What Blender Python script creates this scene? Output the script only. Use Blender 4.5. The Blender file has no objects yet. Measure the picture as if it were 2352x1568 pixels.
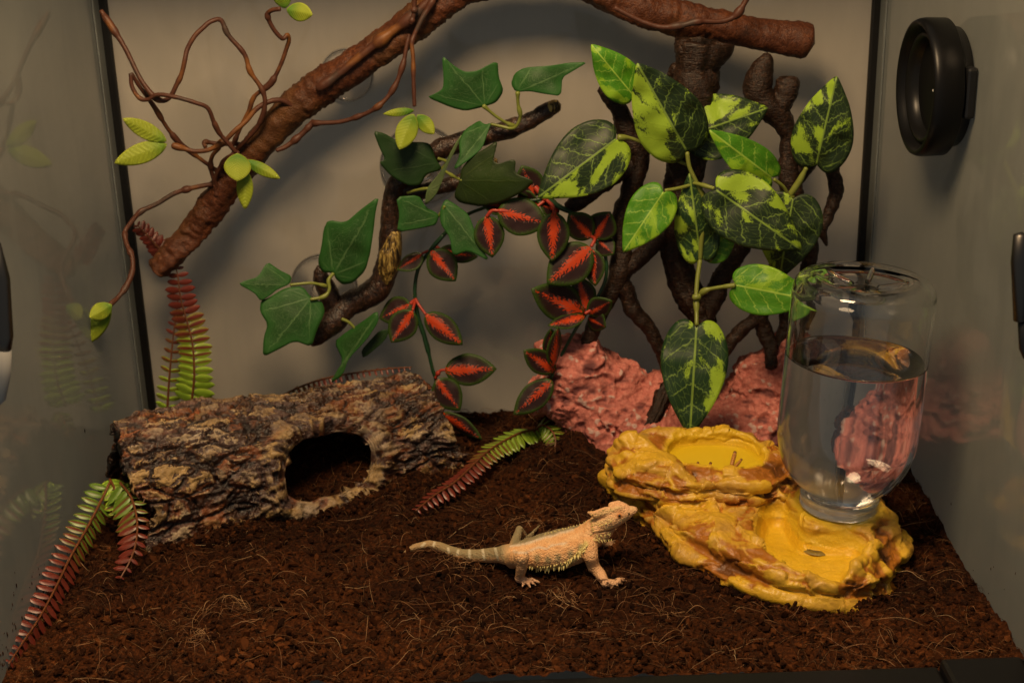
import bpy, math, random
import numpy as np
from mathutils import Vector, Matrix
rnd = random.Random(7)
RS = np.random.RandomState(11)
SC = bpy.context.scene
COL = SC.collection
R = math.radians

# ---------------------------------------------------------------- camera
CAM_H, PITCH, YAW, ROLL, FPX = 0.4606, 0.3486, 0.00793, -0.02693, 3225.0
CAMP = np.array([0.0, -0.7104, CAM_H])
DEPTH, HALF, TOP = 0.392, 0.300, 0.43            # the tank: back wall, half width, height above the soil
_F = np.array([math.sin(YAW)*math.cos(PITCH), math.cos(YAW)*math.cos(PITCH), -math.sin(PITCH)])
_R0 = np.array([math.cos(YAW), -math.sin(YAW), 0.0])
_U0 = np.cross(_R0, _F)
_c, _s = math.cos(ROLL), math.sin(ROLL)
_R = _c*_R0 + _s*_U0
_U = -_s*_R0 + _c*_U0
cam = bpy.data.cameras.new('camera')
cam.sensor_width = 36.0
cam.lens = FPX/2352*36
cam.clip_start, cam.clip_end = 0.01, 50
cam.dof.use_dof = True
cam.dof.focus_distance = 0.90
cam.dof.aperture_fstop = 13.0
camo = bpy.data.objects.new('camera', cam)
COL.objects.link(camo)
camo.matrix_world = Matrix(((_R[0], _U[0], -_F[0], CAMP[0]), (_R[1], _U[1], -_F[1], CAMP[1]), (_R[2], _U[2], -_F[2], CAMP[2]), (0, 0, 0, 1)))
SC.camera = camo
# ---------------------------------------------------------------- room light and lamp
w = bpy.data.worlds.new('World')
SC.world = w
w.use_nodes = True
w.node_tree.nodes['Background'].inputs[0].default_value = (0.56, 0.56, 0.53, 1)
w.node_tree.nodes['Background'].inputs[1].default_value = 0.30
def lamp(name, kind, loc, energy, color, size, target=None, spot=None):
    l = bpy.data.lights.new(name, kind)
    l.energy, l.color = energy, color
    if kind == 'AREA':
        l.shape = 'DISK'; l.size = size
    else:
        l.shadow_soft_size = size
    if kind == 'SPOT':
        l.spot_size, l.spot_blend = R(spot), 0.5
    o = bpy.data.objects.new(name, l)
    COL.objects.link(o)
    o.location = loc
    if target is not None:
        o.rotation_euler = (Vector(target)-Vector(loc)).to_track_quat('-Z', 'Y').to_euler()
    return o
lamp('basking_lamp', 'SPOT', (-0.07, -0.15, 0.84), 34.0, (1.0, 0.69, 0.385), 0.13, (-0.05, 0.25, 0.05), 115)
SC.view_settings.view_transform = 'Standard'
SC.view_settings.look = 'None'
SC.view_settings.exposure = -0.08
SC.view_settings.gamma = 1.0
SC.render.engine = 'CYCLES'
SC.cycles.use_denoising = True
SC.cycles.max_bounces = 14
SC.cycles.transmission_bounces = 14
SC.cycles.glossy_bounces = 6
SC.cycles.sample_clamp_indirect = 8.0
SC.cycles.blur_glossy = 0.05

# ---------------------------------------------------------------- placing
def at(px, py, y):
    "world point on the plane Y=y seen at photo position (2352 x 1568)"
    d = _F + (px-1176)/FPX*_R - (py-784)/FPX*_U
    return CAMP + d*((y-CAMP[1])/d[1])
def gnd(px, py, z=0.0):
    d = _F + (px-1176)/FPX*_R - (py-784)/FPX*_U
    return CAMP + d*((z-CAMP[2])/d[2])
def atx(px, py, x):
    d = _F + (px-1176)/FPX*_R - (py-784)/FPX*_U
    return CAMP + d*((x-CAMP[0])/d[0])
def px2m(px, y):
    "photo pixels to metres at depth y"
    return px*(y-CAMP[1])/FPX/0.965
# ---------------------------------------------------------------- noise
def _h(ix, iy, iz, s=0):
    n = (ix*374761393 + iy*668265263 + iz*1440662683 + s*974634721) & 0x7fffffff
    n = ((n ^ (n >> 13))*1274126177) & 0x7fffffff
    n = ((n ^ (n >> 16))*668265263) & 0x7fffffff
    return (n ^ (n >> 15))/0x7fffffff
def vnoise(P, s=0):
    P = np.asarray(P, float)
    i = np.floor(P).astype(np.int64); f = P-i
    u = f*f*f*(f*(f*6-15)+10)
    x, y, z = i[..., 0], i[..., 1], i[..., 2]
    def L(a, b, t): return a+(b-a)*t
    c = [[[_h(x+a, y+b, z+d, s) for d in (0, 1)] for b in (0, 1)] for a in (0, 1)]
    r = L(L(L(c[0][0][0], c[1][0][0], u[..., 0]), L(c[0][1][0], c[1][1][0], u[..., 0]), u[..., 1]),
          L(L(c[0][0][1], c[1][0][1], u[..., 0]), L(c[0][1][1], c[1][1][1], u[..., 0]), u[..., 1]), u[..., 2])
    return r*2-1
def fbm(P, o=4, s=0, g=0.5, ridged=False):
    P = np.asarray(P, float)
    t = 0; a = 1; n = 0
    for k in range(o):
        v = vnoise(P*(2.03**k)+k*17.3, s+k)
        if ridged: v = 1-2*np.abs(v)
        t = t+v*a; n += a; a *= g
    return t/n
def worley(P, s=0):
    P = np.asarray(P, float)
    i = np.floor(P).astype(np.int64); f = P-i
    d1 = np.full(P.shape[:-1], 9.0); d2 = d1.copy()
    for a in (-1, 0, 1):
        for b in (-1, 0, 1):
            for c in (-1, 0, 1):
                x, y, z = i[..., 0]+a, i[..., 1]+b, i[..., 2]+c
                q = np.stack([a+_h(x, y, z, s+1), b+_h(x, y, z, s+2), c+_h(x, y, z, s+3)], -1)-f
                d = np.sqrt((q*q).sum(-1))
                m = d < d1
                d2 = np.where(m, d1, np.minimum(d2, d)); d1 = np.where(m, d, d1)
    return d1, d2
def facets(P, s=0, tilt=0.5):
    "chipped-stone offsets: every cell is a tilted plane"
    P = np.asarray(P, float)
    i = np.floor(P).astype(np.int64); f = P-i
    d1 = np.full(P.shape[:-1], 9.0); o = np.zeros(P.shape[:-1])
    for a in (-1, 0, 1):
        for b in (-1, 0, 1):
            for c in (-1, 0, 1):
                x, y, z = i[..., 0]+a, i[..., 1]+b, i[..., 2]+c
                q = np.stack([a+_h(x, y, z, s+1), b+_h(x, y, z, s+2), c+_h(x, y, z, s+3)], -1)-f
                d = (q*q).sum(-1)
                n = np.stack([_h(x, y, z, s+4), _h(x, y, z, s+5), _h(x, y, z, s+6)], -1)*2-1
                v = (q*n).sum(-1)*tilt+(_h(x, y, z, s+7)-0.5)*0.6
                m = d < d1
                o = np.where(m, v, o); d1 = np.where(m, d, d1)
    return o
def smin(a, b, k):
    h = np.clip(0.5+0.5*(b-a)/k, 0, 1)
    return b+(a-b)*h-k*h*(1-h)
def sstep(a, b, x):
    t = np.clip((x-a)/(b-a), 0, 1)
    return t*t*(3-2*t)
def catmull(pts, n):
    "resample a polyline of k-D points smoothly to n samples"
    P = np.array(pts, float)
    if len(P) == 2:
        t = np.linspace(0, 1, n)[:, None]
        return P[0]*(1-t)+P[1]*t
    Q = np.vstack([2*P[0]-P[1], P, 2*P[-1]-P[-2]])
    L = np.concatenate([[0], np.cumsum(np.linalg.norm(np.diff(P[:, :min(3, P.shape[1])], axis=0), axis=1)+1e-9)])
    T = np.linspace(0, L[-1], n)
    k = np.clip(np.searchsorted(L, T, 'right')-1, 0, len(P)-2)
    u = ((T-L[k])/(L[k+1]-L[k]))[:, None]
    p0, p1, p2, p3 = Q[k], Q[k+1], Q[k+2], Q[k+3]
    return 0.5*((2*p1)+(-p0+p2)*u+(2*p0-5*p1+4*p2-p3)*u*u+(-p0+3*p1-3*p2+p3)*u**3)
# ---------------------------------------------------------------- objects
def thing(name, loc, label, cat, group=None):
    o = bpy.data.objects.new(name, None)
    COL.objects.link(o)
    o.location = loc; o.empty_display_size = 0.02
    o['label'] = label; o['category'] = cat
    if group: o['group'] = group
    return o
def base_of(p):
    v = np.zeros(3)
    while p is not None:
        v = v+np.array(p.location); p = p.parent
    return v
def mesh_obj(name, V, F, mat, parent=None, origin=None, smooth=True, attrs=None, kind=None, label=None, solid=None):
    "V in world coordinates; the object's origin sits at the middle of V unless given"
    V = np.asarray(V, float)
    o0 = V.mean(0) if origin is None else np.asarray(origin, float)
    me = bpy.data.meshes.new(name)
    F = F.tolist() if hasattr(F, 'tolist') else F
    me.from_pydata((V-o0).tolist(), [], F)
    if smooth: me.polygons.foreach_set('use_smooth', [True]*len(me.polygons))
    for k, a in (attrs or {}).items():
        a = np.asarray(a, np.float32)
        at_ = me.attributes.new(k, 'FLOAT_VECTOR' if a.ndim == 2 else 'FLOAT', 'POINT')
        at_.data.foreach_set('vector' if a.ndim == 2 else 'value', a.ravel())
    for m in (mat if isinstance(mat, (list, tuple)) else [mat]): me.materials.append(m)
    me.update()
    o = bpy.data.objects.new(name, me)
    COL.objects.link(o)
    if parent is not None: o.parent = parent
    o.location = o0-base_of(parent)
    if kind: o['kind'] = kind
    if label: o['label'] = label
    if solid:
        md = o.modifiers.new('thickness', 'SOLIDIFY'); md.thickness = solid; md.offset = 0
    return o
def tag(o, label, cat, group=None):
    o['label'] = label; o['category'] = cat
    if group: o['group'] = group
    return o
def grid_faces(nr, nc, wrap=True, off=0):
    i = np.arange(nr-1)[:, None]; j = np.arange(nc if wrap else nc-1)[None, :]
    j2 = (j+1) % nc
    return np.stack([i*nc+j, i*nc+j2, (i+1)*nc+j2, (i+1)*nc+j], -1).reshape(-1, 4)+off
def tube_mesh(P, rad, seg=10, bump=None, cap=True, squash=None):
    "sweep; P (n,3), rad (n,), bump(points, normals)->offset"
    P = np.asarray(P, float); n = len(P)
    T = np.gradient(P, axis=0); T /= np.linalg.norm(T, axis=1)[:, None]+1e-12
    ref = np.array([0.13, 0.2, 1.0]) if abs(T[0, 2]) < 0.9 else np.array([1.0, 0.1, 0])
    N = np.zeros_like(P); a = ref-T[0]*(ref@T[0]); N[0] = a/np.linalg.norm(a)
    for k in range(1, n):
        a = N[k-1]-T[k]*(N[k-1]@T[k]); N[k] = a/(np.linalg.norm(a)+1e-12)
    B = np.cross(T, N)
    th = np.linspace(0, 2*math.pi, seg, endpoint=False)
    D = N[:, None, :]*np.cos(th)[None, :, None]+B[:, None, :]*np.sin(th)[None, :, None]
    rad = np.asarray(rad, float)
    r = np.repeat(rad[:, None], seg, 1)
    V = P[:, None, :]+D*r[..., None]
    if bump is not None: V = V+D*bump(V, r)[..., None]
    V = V.reshape(-1, 3)
    F = grid_faces(n, seg).tolist()
    if cap:
        for e, k in ((0, 0), (n-1, 1)):
            c = len(V)
            tip = P[e]+(T[e] if k else -T[e])*rad[e]*0.45
            V = np.vstack([V, tip])
            for j in range(seg):
                q = (e*seg+j, e*seg+(j+1) % seg)
                F.append([q[0], q[1], c] if k else [q[1], q[0], c])
    return V, F
def path_px(pts, n):
    "pts: (px, py, depth, radius px) -> world points and radii"
    W = []
    for (a, b, y, r) in pts:
        p = at(a, b, y); W.append([p[0], p[1], p[2], px2m(r, y)])
    W = catmull(W, n)
    return W[:, :3], np.maximum(W[:, 3], 2e-4)
def join(parts):
    V = []; F = []; o = 0
    for v, f in parts:
        V.append(v); F += [[i+o for i in q] for q in (f.tolist() if hasattr(f, 'tolist') else f)]; o += len(v)
    return np.vstack(V), F
def surface_nets(fn, lo, hi, h):
    "mesh of the zero level of fn(P) (negative inside) on a grid of step h"
    lo = np.array(lo, float); hi = np.array(hi, float)
    n = np.ceil((hi-lo)/h).astype(int)+1
    ax = [lo[k]+h*np.arange(n[k]) for k in range(3)]
    S = np.empty(n)
    for i0 in range(0, n[0], 24):
        X = np.stack(np.meshgrid(ax[0][i0:i0+24], ax[1], ax[2], indexing='ij'), -1)
        S[i0:i0+24] = fn(X)
    ins = S < 0
    cnt = np.zeros(n-1, int); acc = np.zeros(tuple(n-1)+(3,)); ne = np.zeros(n-1)
    sl = lambda d, a: slice(a, n[d]-1+a)
    for a in (0, 1):
        for b in (0, 1):
            for c in (0, 1): cnt += ins[sl(0, a), sl(1, b), sl(2, c)]
    mask = (cnt > 0) & (cnt < 8)
    for d in range(3):
        e = [k for k in range(3) if k != d]
        for a in (0, 1):
            for b in (0, 1):
                o = [0, 0, 0]; o[e[0]] = a; o[e[1]] = b
                s0 = S[sl(0, o[0]), sl(1, o[1]), sl(2, o[2])]
                o2 = list(o); o2[d] = 1
                s1 = S[sl(0, o2[0]), sl(1, o2[1]), sl(2, o2[2])]
                cr = (s0 < 0) != (s1 < 0)
                t = np.where(cr, s0/np.where(cr, s0-s1, 1), 0)
                for k in range(3):
                    acc[..., k] += np.where(cr, t if k == d else o[k], 0)
                ne += cr
    idx = np.full(n-1, -1); idx[mask] = np.arange(mask.sum())
    c = np.argwhere(mask)
    V = lo+h*(c+acc[mask]/ne[mask][:, None])
    F = []
    for d in range(3):
        e = [(d+1) % 3, (d+2) % 3]
        a = np.take(ins, range(n[d]-1), d); b = np.take(ins, range(1, n[d]), d)
        cr = np.argwhere(a != b); fl = a[tuple(cr.T)]
        ok = (cr[:, e[0]] > 0) & (cr[:, e[1]] > 0) & (cr[:, e[0]] < n[e[0]]-1) & (cr[:, e[1]] < n[e[1]]-1)
        cr, fl = cr[ok], fl[ok]
        q = []
        for (u, v) in ((-1, -1), (0, -1), (0, 0), (-1, 0)):
            k = cr.copy(); k[:, e[0]] += u; k[:, e[1]] += v
            q.append(idx[tuple(k.T)])
        q = np.stack(q, 1); q[~fl] = q[~fl][:, ::-1]
        F.append(q)
    return V, np.vstack(F)
def vnormals(V, F):
    F = np.asarray(F)
    fn = np.cross(V[F[:, 2]]-V[F[:, 0]], V[F[:, 3]]-V[F[:, 1]])
    N = np.zeros_like(V)
    for k in range(4): np.add.at(N, F[:, k], fn)
    return N/(np.linalg.norm(N, axis=1)[:, None]+1e-15)
def unit(h):
    return (h-np.median(h))/(h.std()+1e-9)
def inside_poly(x, y, poly):
    P = np.asarray(poly); r = np.zeros(np.shape(x), bool)
    for (x0, y0), (x1, y1) in zip(P, np.roll(P, -1, 0)):
        c = ((y0 > y) != (y1 > y)) & (x < (x1-x0)*(y-y0)/((y1-y0) if y1 != y0 else 1e-12)+x0)
        r ^= c
    return r
def poly_sdf(x, y, poly):
    P = np.asarray(poly, float); d = np.full(np.shape(x), 1e9)
    for a, b in zip(P, np.roll(P, -1, 0)):
        e = b-a; t = np.clip(((x-a[0])*e[0]+(y-a[1])*e[1])/(e@e+1e-15), 0, 1)
        d = np.minimum(d, np.hypot(x-a[0]-t*e[0], y-a[1]-t*e[1]))
    return np.where(inside_poly(x, y, poly), -d, d)
# ---------------------------------------------------------------- materials
class G:
    def __init__(s, name, rough=0.5, spec=0.5, **kw):
        s.m = bpy.data.materials.new(name); s.m.use_nodes = True
        s.t = s.m.node_tree; s.b = s.t.nodes['Principled BSDF']
        s.set('Roughness', rough); s.set('Specular IOR Level', spec)
        for k, v in kw.items(): s.set(k.replace('_', ' '), v)
    def set(s, k, v): s.put(s.b.inputs[k], v)
    def put(s, sock, v):
        if isinstance(v, bpy.types.NodeSocket): s.t.links.new(v, sock)
        elif isinstance(v, tuple) and len(v) == 3 and sock.type == 'RGBA': sock.default_value = (*v, 1)
        else: sock.default_value = v
    def n(s, t, out=0, ins=(), **p):
        d = s.t.nodes.new('ShaderNode'+t)
        for k, v in p.items(): setattr(d, k, v)
        for k, v in (ins.items() if isinstance(ins, dict) else enumerate(ins)):
            if v is not None: s.put(d.inputs[k], v)
        return d.outputs[out]
    def pos(s): return s.n('NewGeometry', 'Position')
    def obj(s): return s.n('TexCoord', 'Object')
    def attr(s, name, out='Vector'): return s.n('Attribute', out, attribute_name=name)
    def rand(s): return s.n('ObjectInfo', 'Random')
    def noise(s, vec, scale, detail=4, rough=0.55, dist=0.0, out=0):
        return s.n('TexNoise', out, {'Vector': vec, 'Scale': scale, 'Detail': detail, 'Roughness': rough, 'Distortion': dist})
    def vor(s, vec, scale, feature='F1', out='Distance', rand=1.0):
        return s.n('TexVoronoi', out, {'Vector': vec, 'Scale': scale, 'Randomness': rand}, feature=feature)
    def ramp(s, fac, stops, interp='LINEAR'):
        d = s.t.nodes.new('ShaderNodeValToRGB'); s.put(d.inputs[0], fac)
        e = d.color_ramp.elements; d.color_ramp.interpolation = interp
        while len(e) < len(stops): e.new(0.5)
        for q, (p, c) in zip(e, stops):
            q.position = p; q.color = (*c, 1) if isinstance(c, tuple) else (c, c, c, 1)
        return d.outputs[0]
    def mix(s, f, a, b, mode='MIX'):
        d = s.t.nodes.new('ShaderNodeMix'); d.data_type = 'RGBA'; d.blend_type = mode
        s.put(d.inputs[0], f); s.put(d.inputs[6], a); s.put(d.inputs[7], b)
        return d.outputs[2]
    def math(s, op, a, b=0.0, c=0.0, clamp=False):
        return s.n('Math', 0, (a, b, c), operation=op, use_clamp=clamp)
    def vmath(s, op, a, b=(0, 0, 0)):
        return s.n('VectorMath', 0, (a, b), operation=op)
    def sep(s, v):
        d = s.t.nodes.new('ShaderNodeSeparateXYZ'); s.put(d.inputs[0], v)
        return d.outputs
    def step(s, x, a, b): return s.n('MapRange', 0, {0: x, 1: a, 2: b, 3: 0.0, 4: 1.0}, interpolation_type='SMOOTHSTEP')
    def bump(s, h, strength=0.5, dist=0.002):
        n = s.n('Bump', 0, {'Height': h, 'Strength': strength, 'Distance': dist}); s.set('Normal', n); return n
    def col(s, c): s.set('Base Color', c); return s
def plain(name, c, rough=0.5, spec=0.5, **kw):
    return G(name, rough, spec, **kw).col(c).m
# ================================================================ the tank
def box(x0, x1, y0, y1, z0, z1, bev=0.0):
    V = np.array([[x, y, z] for z in (z0, z1) for y in (y0, y1) for x in (x0, x1)], float)
    return V, [[0, 2, 3, 1], [4, 5, 7, 6], [0, 1, 5, 4], [2, 6, 7, 3], [0, 4, 6, 2], [1, 3, 7, 5]]
def bevel(o, wd=0.001, seg=2):
    m = o.modifiers.new('bevel', 'BEVEL'); m.width = wd; m.segments = seg; m.limit_method = 'ANGLE'
    return o
def pane_mat(name, c1, c2, coat_rough):
    g = G(name, 0.55, 0.2)
    p = g.pos()
    a = g.noise(p, 9, 4, 0.6)
    b = g.noise(g.vmath('MULTIPLY', p, (40, 40, 9)), 1.0, 5, 0.65, 1.5)
    f = g.math('ADD', g.math('MULTIPLY', a, 0.6), g.math('MULTIPLY', b, 0.4))
    d = g.n('BsdfDiffuse', 0, {0: g.mix(g.step(f, 0.3, 0.7), c1, c2)})
    t = g.n('BsdfTranslucent', 0, {0: (0.93, 0.92, 0.875, 1)})
    gl = g.n('BsdfGlossy', 0, {'Roughness': g.math('ADD', coat_rough, g.math('MULTIPLY', g.step(b, 0.5, 0.7), 0.10))})
    s = g.n('MixShader', 0, {0: 0.5, 1: d, 2: t})
    g.put(g.t.nodes['Material Output'].inputs[0], g.n('MixShader', 0, {0: g.n('Fresnel', 0, {0: 1.5}), 1: s, 2: gl}))
    return g.m
M_BACK = pane_mat('frosted_back_glass', (0.49, 0.45, 0.375), (0.60, 0.55, 0.46), 0.03)
M_SIDE = pane_mat('frosted_side_glass', (0.21, 0.22, 0.19), (0.295, 0.305, 0.262), 0.035)
M_BLACK = plain('black_plastic', (0.006, 0.006, 0.0065), 0.38, 0.4)
M_SEAL = plain('black_silicone', (0.004, 0.004, 0.004), 0.5, 0.3)
M_PALESEAL = plain('pale_seal_edge', (0.12, 0.135, 0.135), 0.35, 0.4)
M_METAL = plain('brushed_metal', (0.09, 0.085, 0.08), 0.4, 0.5, Metallic=1.0)
tank = thing('glass_terrarium', (0, DEPTH/2, -0.07), 'glass terrarium box with black corner strips and black bottom sill around the decor', 'terrarium')
mesh_obj('back_pane', *box(-HALF, HALF, DEPTH, DEPTH+0.005, -0.07, TOP), M_BACK, tank, smooth=False)
mesh_obj('side_pane', *box(-HALF-0.005, -HALF, -0.01, DEPTH, -0.07, TOP), M_SIDE, tank, smooth=False)
mesh_obj('side_pane', *box(HALF, HALF+0.005, -0.01, DEPTH, -0.07, TOP), M_SIDE, tank, smooth=False)
mesh_obj('floor_pane', *box(-HALF, HALF, -0.01, DEPTH, -0.075, -0.0705), M_SIDE, tank, smooth=False)
for s in (-1, 1):
    x = s*HALF
    bevel(mesh_obj('corner_seal', *box(min(x, x-s*0.0072), max(x, x-s*0.0072), DEPTH-0.006, DEPTH-0.0002, -0.06, TOP), M_SEAL, tank, smooth=False), 0.0012)
    bevel(mesh_obj('seal_edge', *box(min(x-s*0.0002, x-s*0.0016), max(x-s*0.0002, x-s*0.0016), DEPTH-0.022, DEPTH-0.0062, -0.06, TOP), M_PALESEAL, tank, smooth=False), 0.0006)
    bevel(mesh_obj('front_post', *box(min(x-s*0.0025, x+s*0.014), max(x-s*0.0025, x+s*0.014), -0.032, -0.0105, -0.075, TOP), M_BLACK, tank, smooth=False), 0.002)
    # top rim of the lid
    bevel(mesh_obj('lid_rail', *box(min(x-s*0.02, x+s*0.012), max(x-s*0.02, x+s*0.012), -0.03, DEPTH+0.012, TOP+0.0005, TOP+0.03), M_BLACK, tank, smooth=False), 0.003)
bevel(mesh_obj('lid_rail', *box(-HALF+0.0205, HALF-0.0205, DEPTH-0.112, DEPTH+0.012, TOP+0.0005, TOP+0.03), M_BLACK, tank, smooth=False), 0.003)  # unseen rear rail, depth set to cast a shadow along the back pane's top
bevel(mesh_obj('bottom_sill', *box(-HALF+0.003, HALF-0.052, -0.030, -0.0105, -0.075, -0.0020), M_BLACK, tank, smooth=False), 0.002)
bevel(mesh_obj('sill_lip', *box(-HALF+0.003, HALF-0.052, -0.040, -0.0302, -0.075, -0.0085), M_BLACK, tank, smooth=False), 0.002)
bevel(mesh_obj('corner_block', *box(HALF-0.0515, HALF-0.003, -0.050, -0.0105, -0.075, 0.0035), M_BLACK, tank, smooth=False), 0.003)
# door hinges at the two front edges
def rod(name, p0, p1, r, mat, parent, seg=14):
    P = np.linspace(p0, p1, 8)
    V, F = tube_mesh(P, np.full(8, r), seg)
    return mesh_obj(name, V, F, mat, parent)
M_PALE = plain('pale_grey_plastic', (0.24, 0.24, 0.23), 0.5, 0.3)
h = mesh_obj('door_hinge', *tube_mesh(np.array([at(-12, 560, -0.02), at(4, 640, -0.02), at(10, 770, -0.02), at(8, 800, -0.02)]), np.array([.0030, .0042, .0046, .0040]), 14), M_METAL, tank, label='silver hinge rod at the left front edge')
mesh_obj('hinge_cap', *tube_mesh(np.array([at(6, 803, -0.02), at(5, 860, -0.02), at(-2, 915, -0.02), at(-8, 930, -0.02)]), np.array([.0046, .0044, .0034, .0014]), 14), M_PALE, h)
h = mesh_obj('door_hinge', *tube_mesh(np.array([at(2346, 540, -0.02), at(2341, 600, -0.02), at(2343, 735, -0.02)]), np.array([.0040, .0042, .0034]), 14), M_METAL, tank, label='dark metal hinge rod at the right front edge')
mesh_obj('hinge_cap', *tube_mesh(np.array([at(2351, 740, -0.02), at(2353, 800, -0.02), at(2356, 822, -0.02)]), np.array([.0030, .0028, .0014]), 14), M_BLACK, h)

# ================================================================ the soil
def soil_z(x, y):
    x = np.asarray(x, float); y = np.asarray(y, float)
    P = np.stack([x, y, np.zeros_like(x)], -1)
    z = 0.008*fbm(P*14, 3, 3)+0.0055*fbm(P*55, 4, 9)
    z = z*(1-0.8*np.exp(-((x-0.005)/0.085)**4-((y-0.125)/0.042)**4))
    z = z+0.014*np.exp(-((x+0.118)/0.055)**4-((y-0.290)/0.030)**4)
    c = gnd(1345, 1030)
    z = z+0.012*np.exp(-(((x-c[0])/0.035)**2+((y-c[1])/0.018)**2))
    z = z+0.006*np.exp(-((HALF-x)/0.03)**2)-0.004*sstep(0.03, -0.01, y)
    z = z-0.004*np.exp(-((DEPTH-y)/0.04)**2)*(0.3-x)/0.6
    return z
nx, ny = 560, 380
gx, gy = np.meshgrid(np.linspace(-HALF+0.0003, HALF-0.0003, nx), np.linspace(-0.0100, DEPTH-0.0003, ny))
P3 = np.stack([gx, gy, 0*gx], -1)
gz = soil_z(gx, gy)
w1, w2 = worley(P3*230, 5)
gz = gz+0.0007*(0.5-w1)+0.0016*fbm(P3*260, 3, 31)
V = np.stack([gx, gy, gz], -1).reshape(-1, 3)
i = np.arange(ny-1)[:, None]*nx+np.arange(nx-1)[None, :]
F = np.stack([i, i+1, i+nx+1, i+nx], -1).reshape(-1, 4)
def soil_tone(g, p):
    "mix of dark and reddish coir: random patches, redder along the front"
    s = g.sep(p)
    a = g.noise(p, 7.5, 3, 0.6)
    front = g.step(s[1], 0.075, 0.02)  # coir gets lighter and redder towards the front
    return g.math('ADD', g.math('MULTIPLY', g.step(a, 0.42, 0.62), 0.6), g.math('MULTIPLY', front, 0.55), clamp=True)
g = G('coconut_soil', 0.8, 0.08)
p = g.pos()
d = soil_tone(g, p)
fine = g.noise(p, 420, 4, 0.65)
med = g.noise(p, 110, 4, 0.6)
wet = g.ramp(fine, [(0.3, (0.0060, 0.0020, 0.0010)), (0.5, (0.019, 0.0058, 0.0021)), (0.72, (0.058, 0.0178, 0.0054))])  # darker end of the coir mix
dry = g.ramp(fine, [(0.3, (0.017, 0.0054, 0.0019)), (0.5, (0.056, 0.0168, 0.0048)), (0.72, (0.130, 0.041, 0.0112))])  # lighter, redder end of the coir mix
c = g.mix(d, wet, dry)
c = g.mix(g.step(med, 0.58, 0.75), c, (0.0065, 0.0028, 0.0016))
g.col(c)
g.bump(g.math('ADD', fine, g.math('MULTIPLY', med, 0.8)), 0.8, 0.0022)
M_SOIL = g.m
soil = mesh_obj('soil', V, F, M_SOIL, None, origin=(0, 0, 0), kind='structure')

def scatter_pts(n, y0=-0.008):
    x = RS.uniform(-HALF+0.003, HALF-0.003, n); y = y0+(DEPTH-0.004-y0)*RS.uniform(0, 1, n)**1.25
    return x, y
# crumbs: small irregular lumps
ico = bpy.data.meshes.new('tmp'); 
import bmesh
bm = bmesh.new(); bmesh.ops.create_icosphere(bm, subdivisions=1, radius=1.0)
IV = np.array([v.co[:] for v in bm.verts]); IF = np.array([[v.index for v in f.verts] for f in bm.faces]); bm.free()
bpy.data.meshes.remove(ico)
def rot_rand(n):
    q = RS.normal(size=(n, 4)); q /= np.linalg.norm(q, axis=1)[:, None]
    a, b, c, d = q.T
    return np.stack([np.stack([1-2*(c*c+d*d), 2*(b*c-a*d), 2*(b*d+a*c)], -1), np.stack([2*(b*c+a*d), 1-2*(b*b+d*d), 2*(c*d-a*b)], -1), np.stack([2*(b*d-a*c), 2*(c*d+a*b), 1-2*(b*b+c*c)], -1)], 1)
def lumps(n, smin_, smax, flat, lift, pts=None):
    x, y = scatter_pts(n) if pts is None else pts
    s = smin_+(smax-smin_)*RS.uniform(0, 1, n)**3
    L = IV[None]*(1+0.35*RS.uniform(-1, 1, (n, len(IV), 1)))*(s[:, None]*np.stack([RS.uniform(.7, 1.5, n), RS.uniform(.6, 1.1, n), np.full(n, flat)], -1))[:, None, :]
    L = np.einsum('nij,nkj->nki', rot_rand(n), L)
    L += np.stack([x, y, soil_z(x, y)+s*lift], -1)[:, None, :]
    f = (IF[None]+(np.arange(n)*len(IV))[:, None, None]).reshape(-1, 3)
    return L.reshape(-1, 3), f, np.repeat(RS.uniform(0, 1, n), len(IV))
V, F, T = lumps(15000, 0.0006, 0.0028, 0.7, 0.45)
v_, f_, t_ = lumps(900, 0.0010, 0.0036, 0.22, 0.5)
F = np.vstack([F, f_+len(V)]); V = np.vstack([V, v_]); T = np.concatenate([T, 0.35+0.5*t_])
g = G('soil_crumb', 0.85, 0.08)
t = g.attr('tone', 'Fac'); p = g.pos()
d = soil_tone(g, p)
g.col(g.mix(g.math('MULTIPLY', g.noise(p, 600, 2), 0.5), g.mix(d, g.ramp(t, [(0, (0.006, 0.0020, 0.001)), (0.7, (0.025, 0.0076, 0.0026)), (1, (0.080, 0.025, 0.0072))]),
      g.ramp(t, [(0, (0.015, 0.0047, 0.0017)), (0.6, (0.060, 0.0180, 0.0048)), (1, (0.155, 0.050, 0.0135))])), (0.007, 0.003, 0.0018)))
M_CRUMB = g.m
mesh_obj('soil_crumbs', V, F, M_CRUMB, None, origin=(0, 0, 0), attrs={'tone': T}, kind='stuff', smooth=False)
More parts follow.
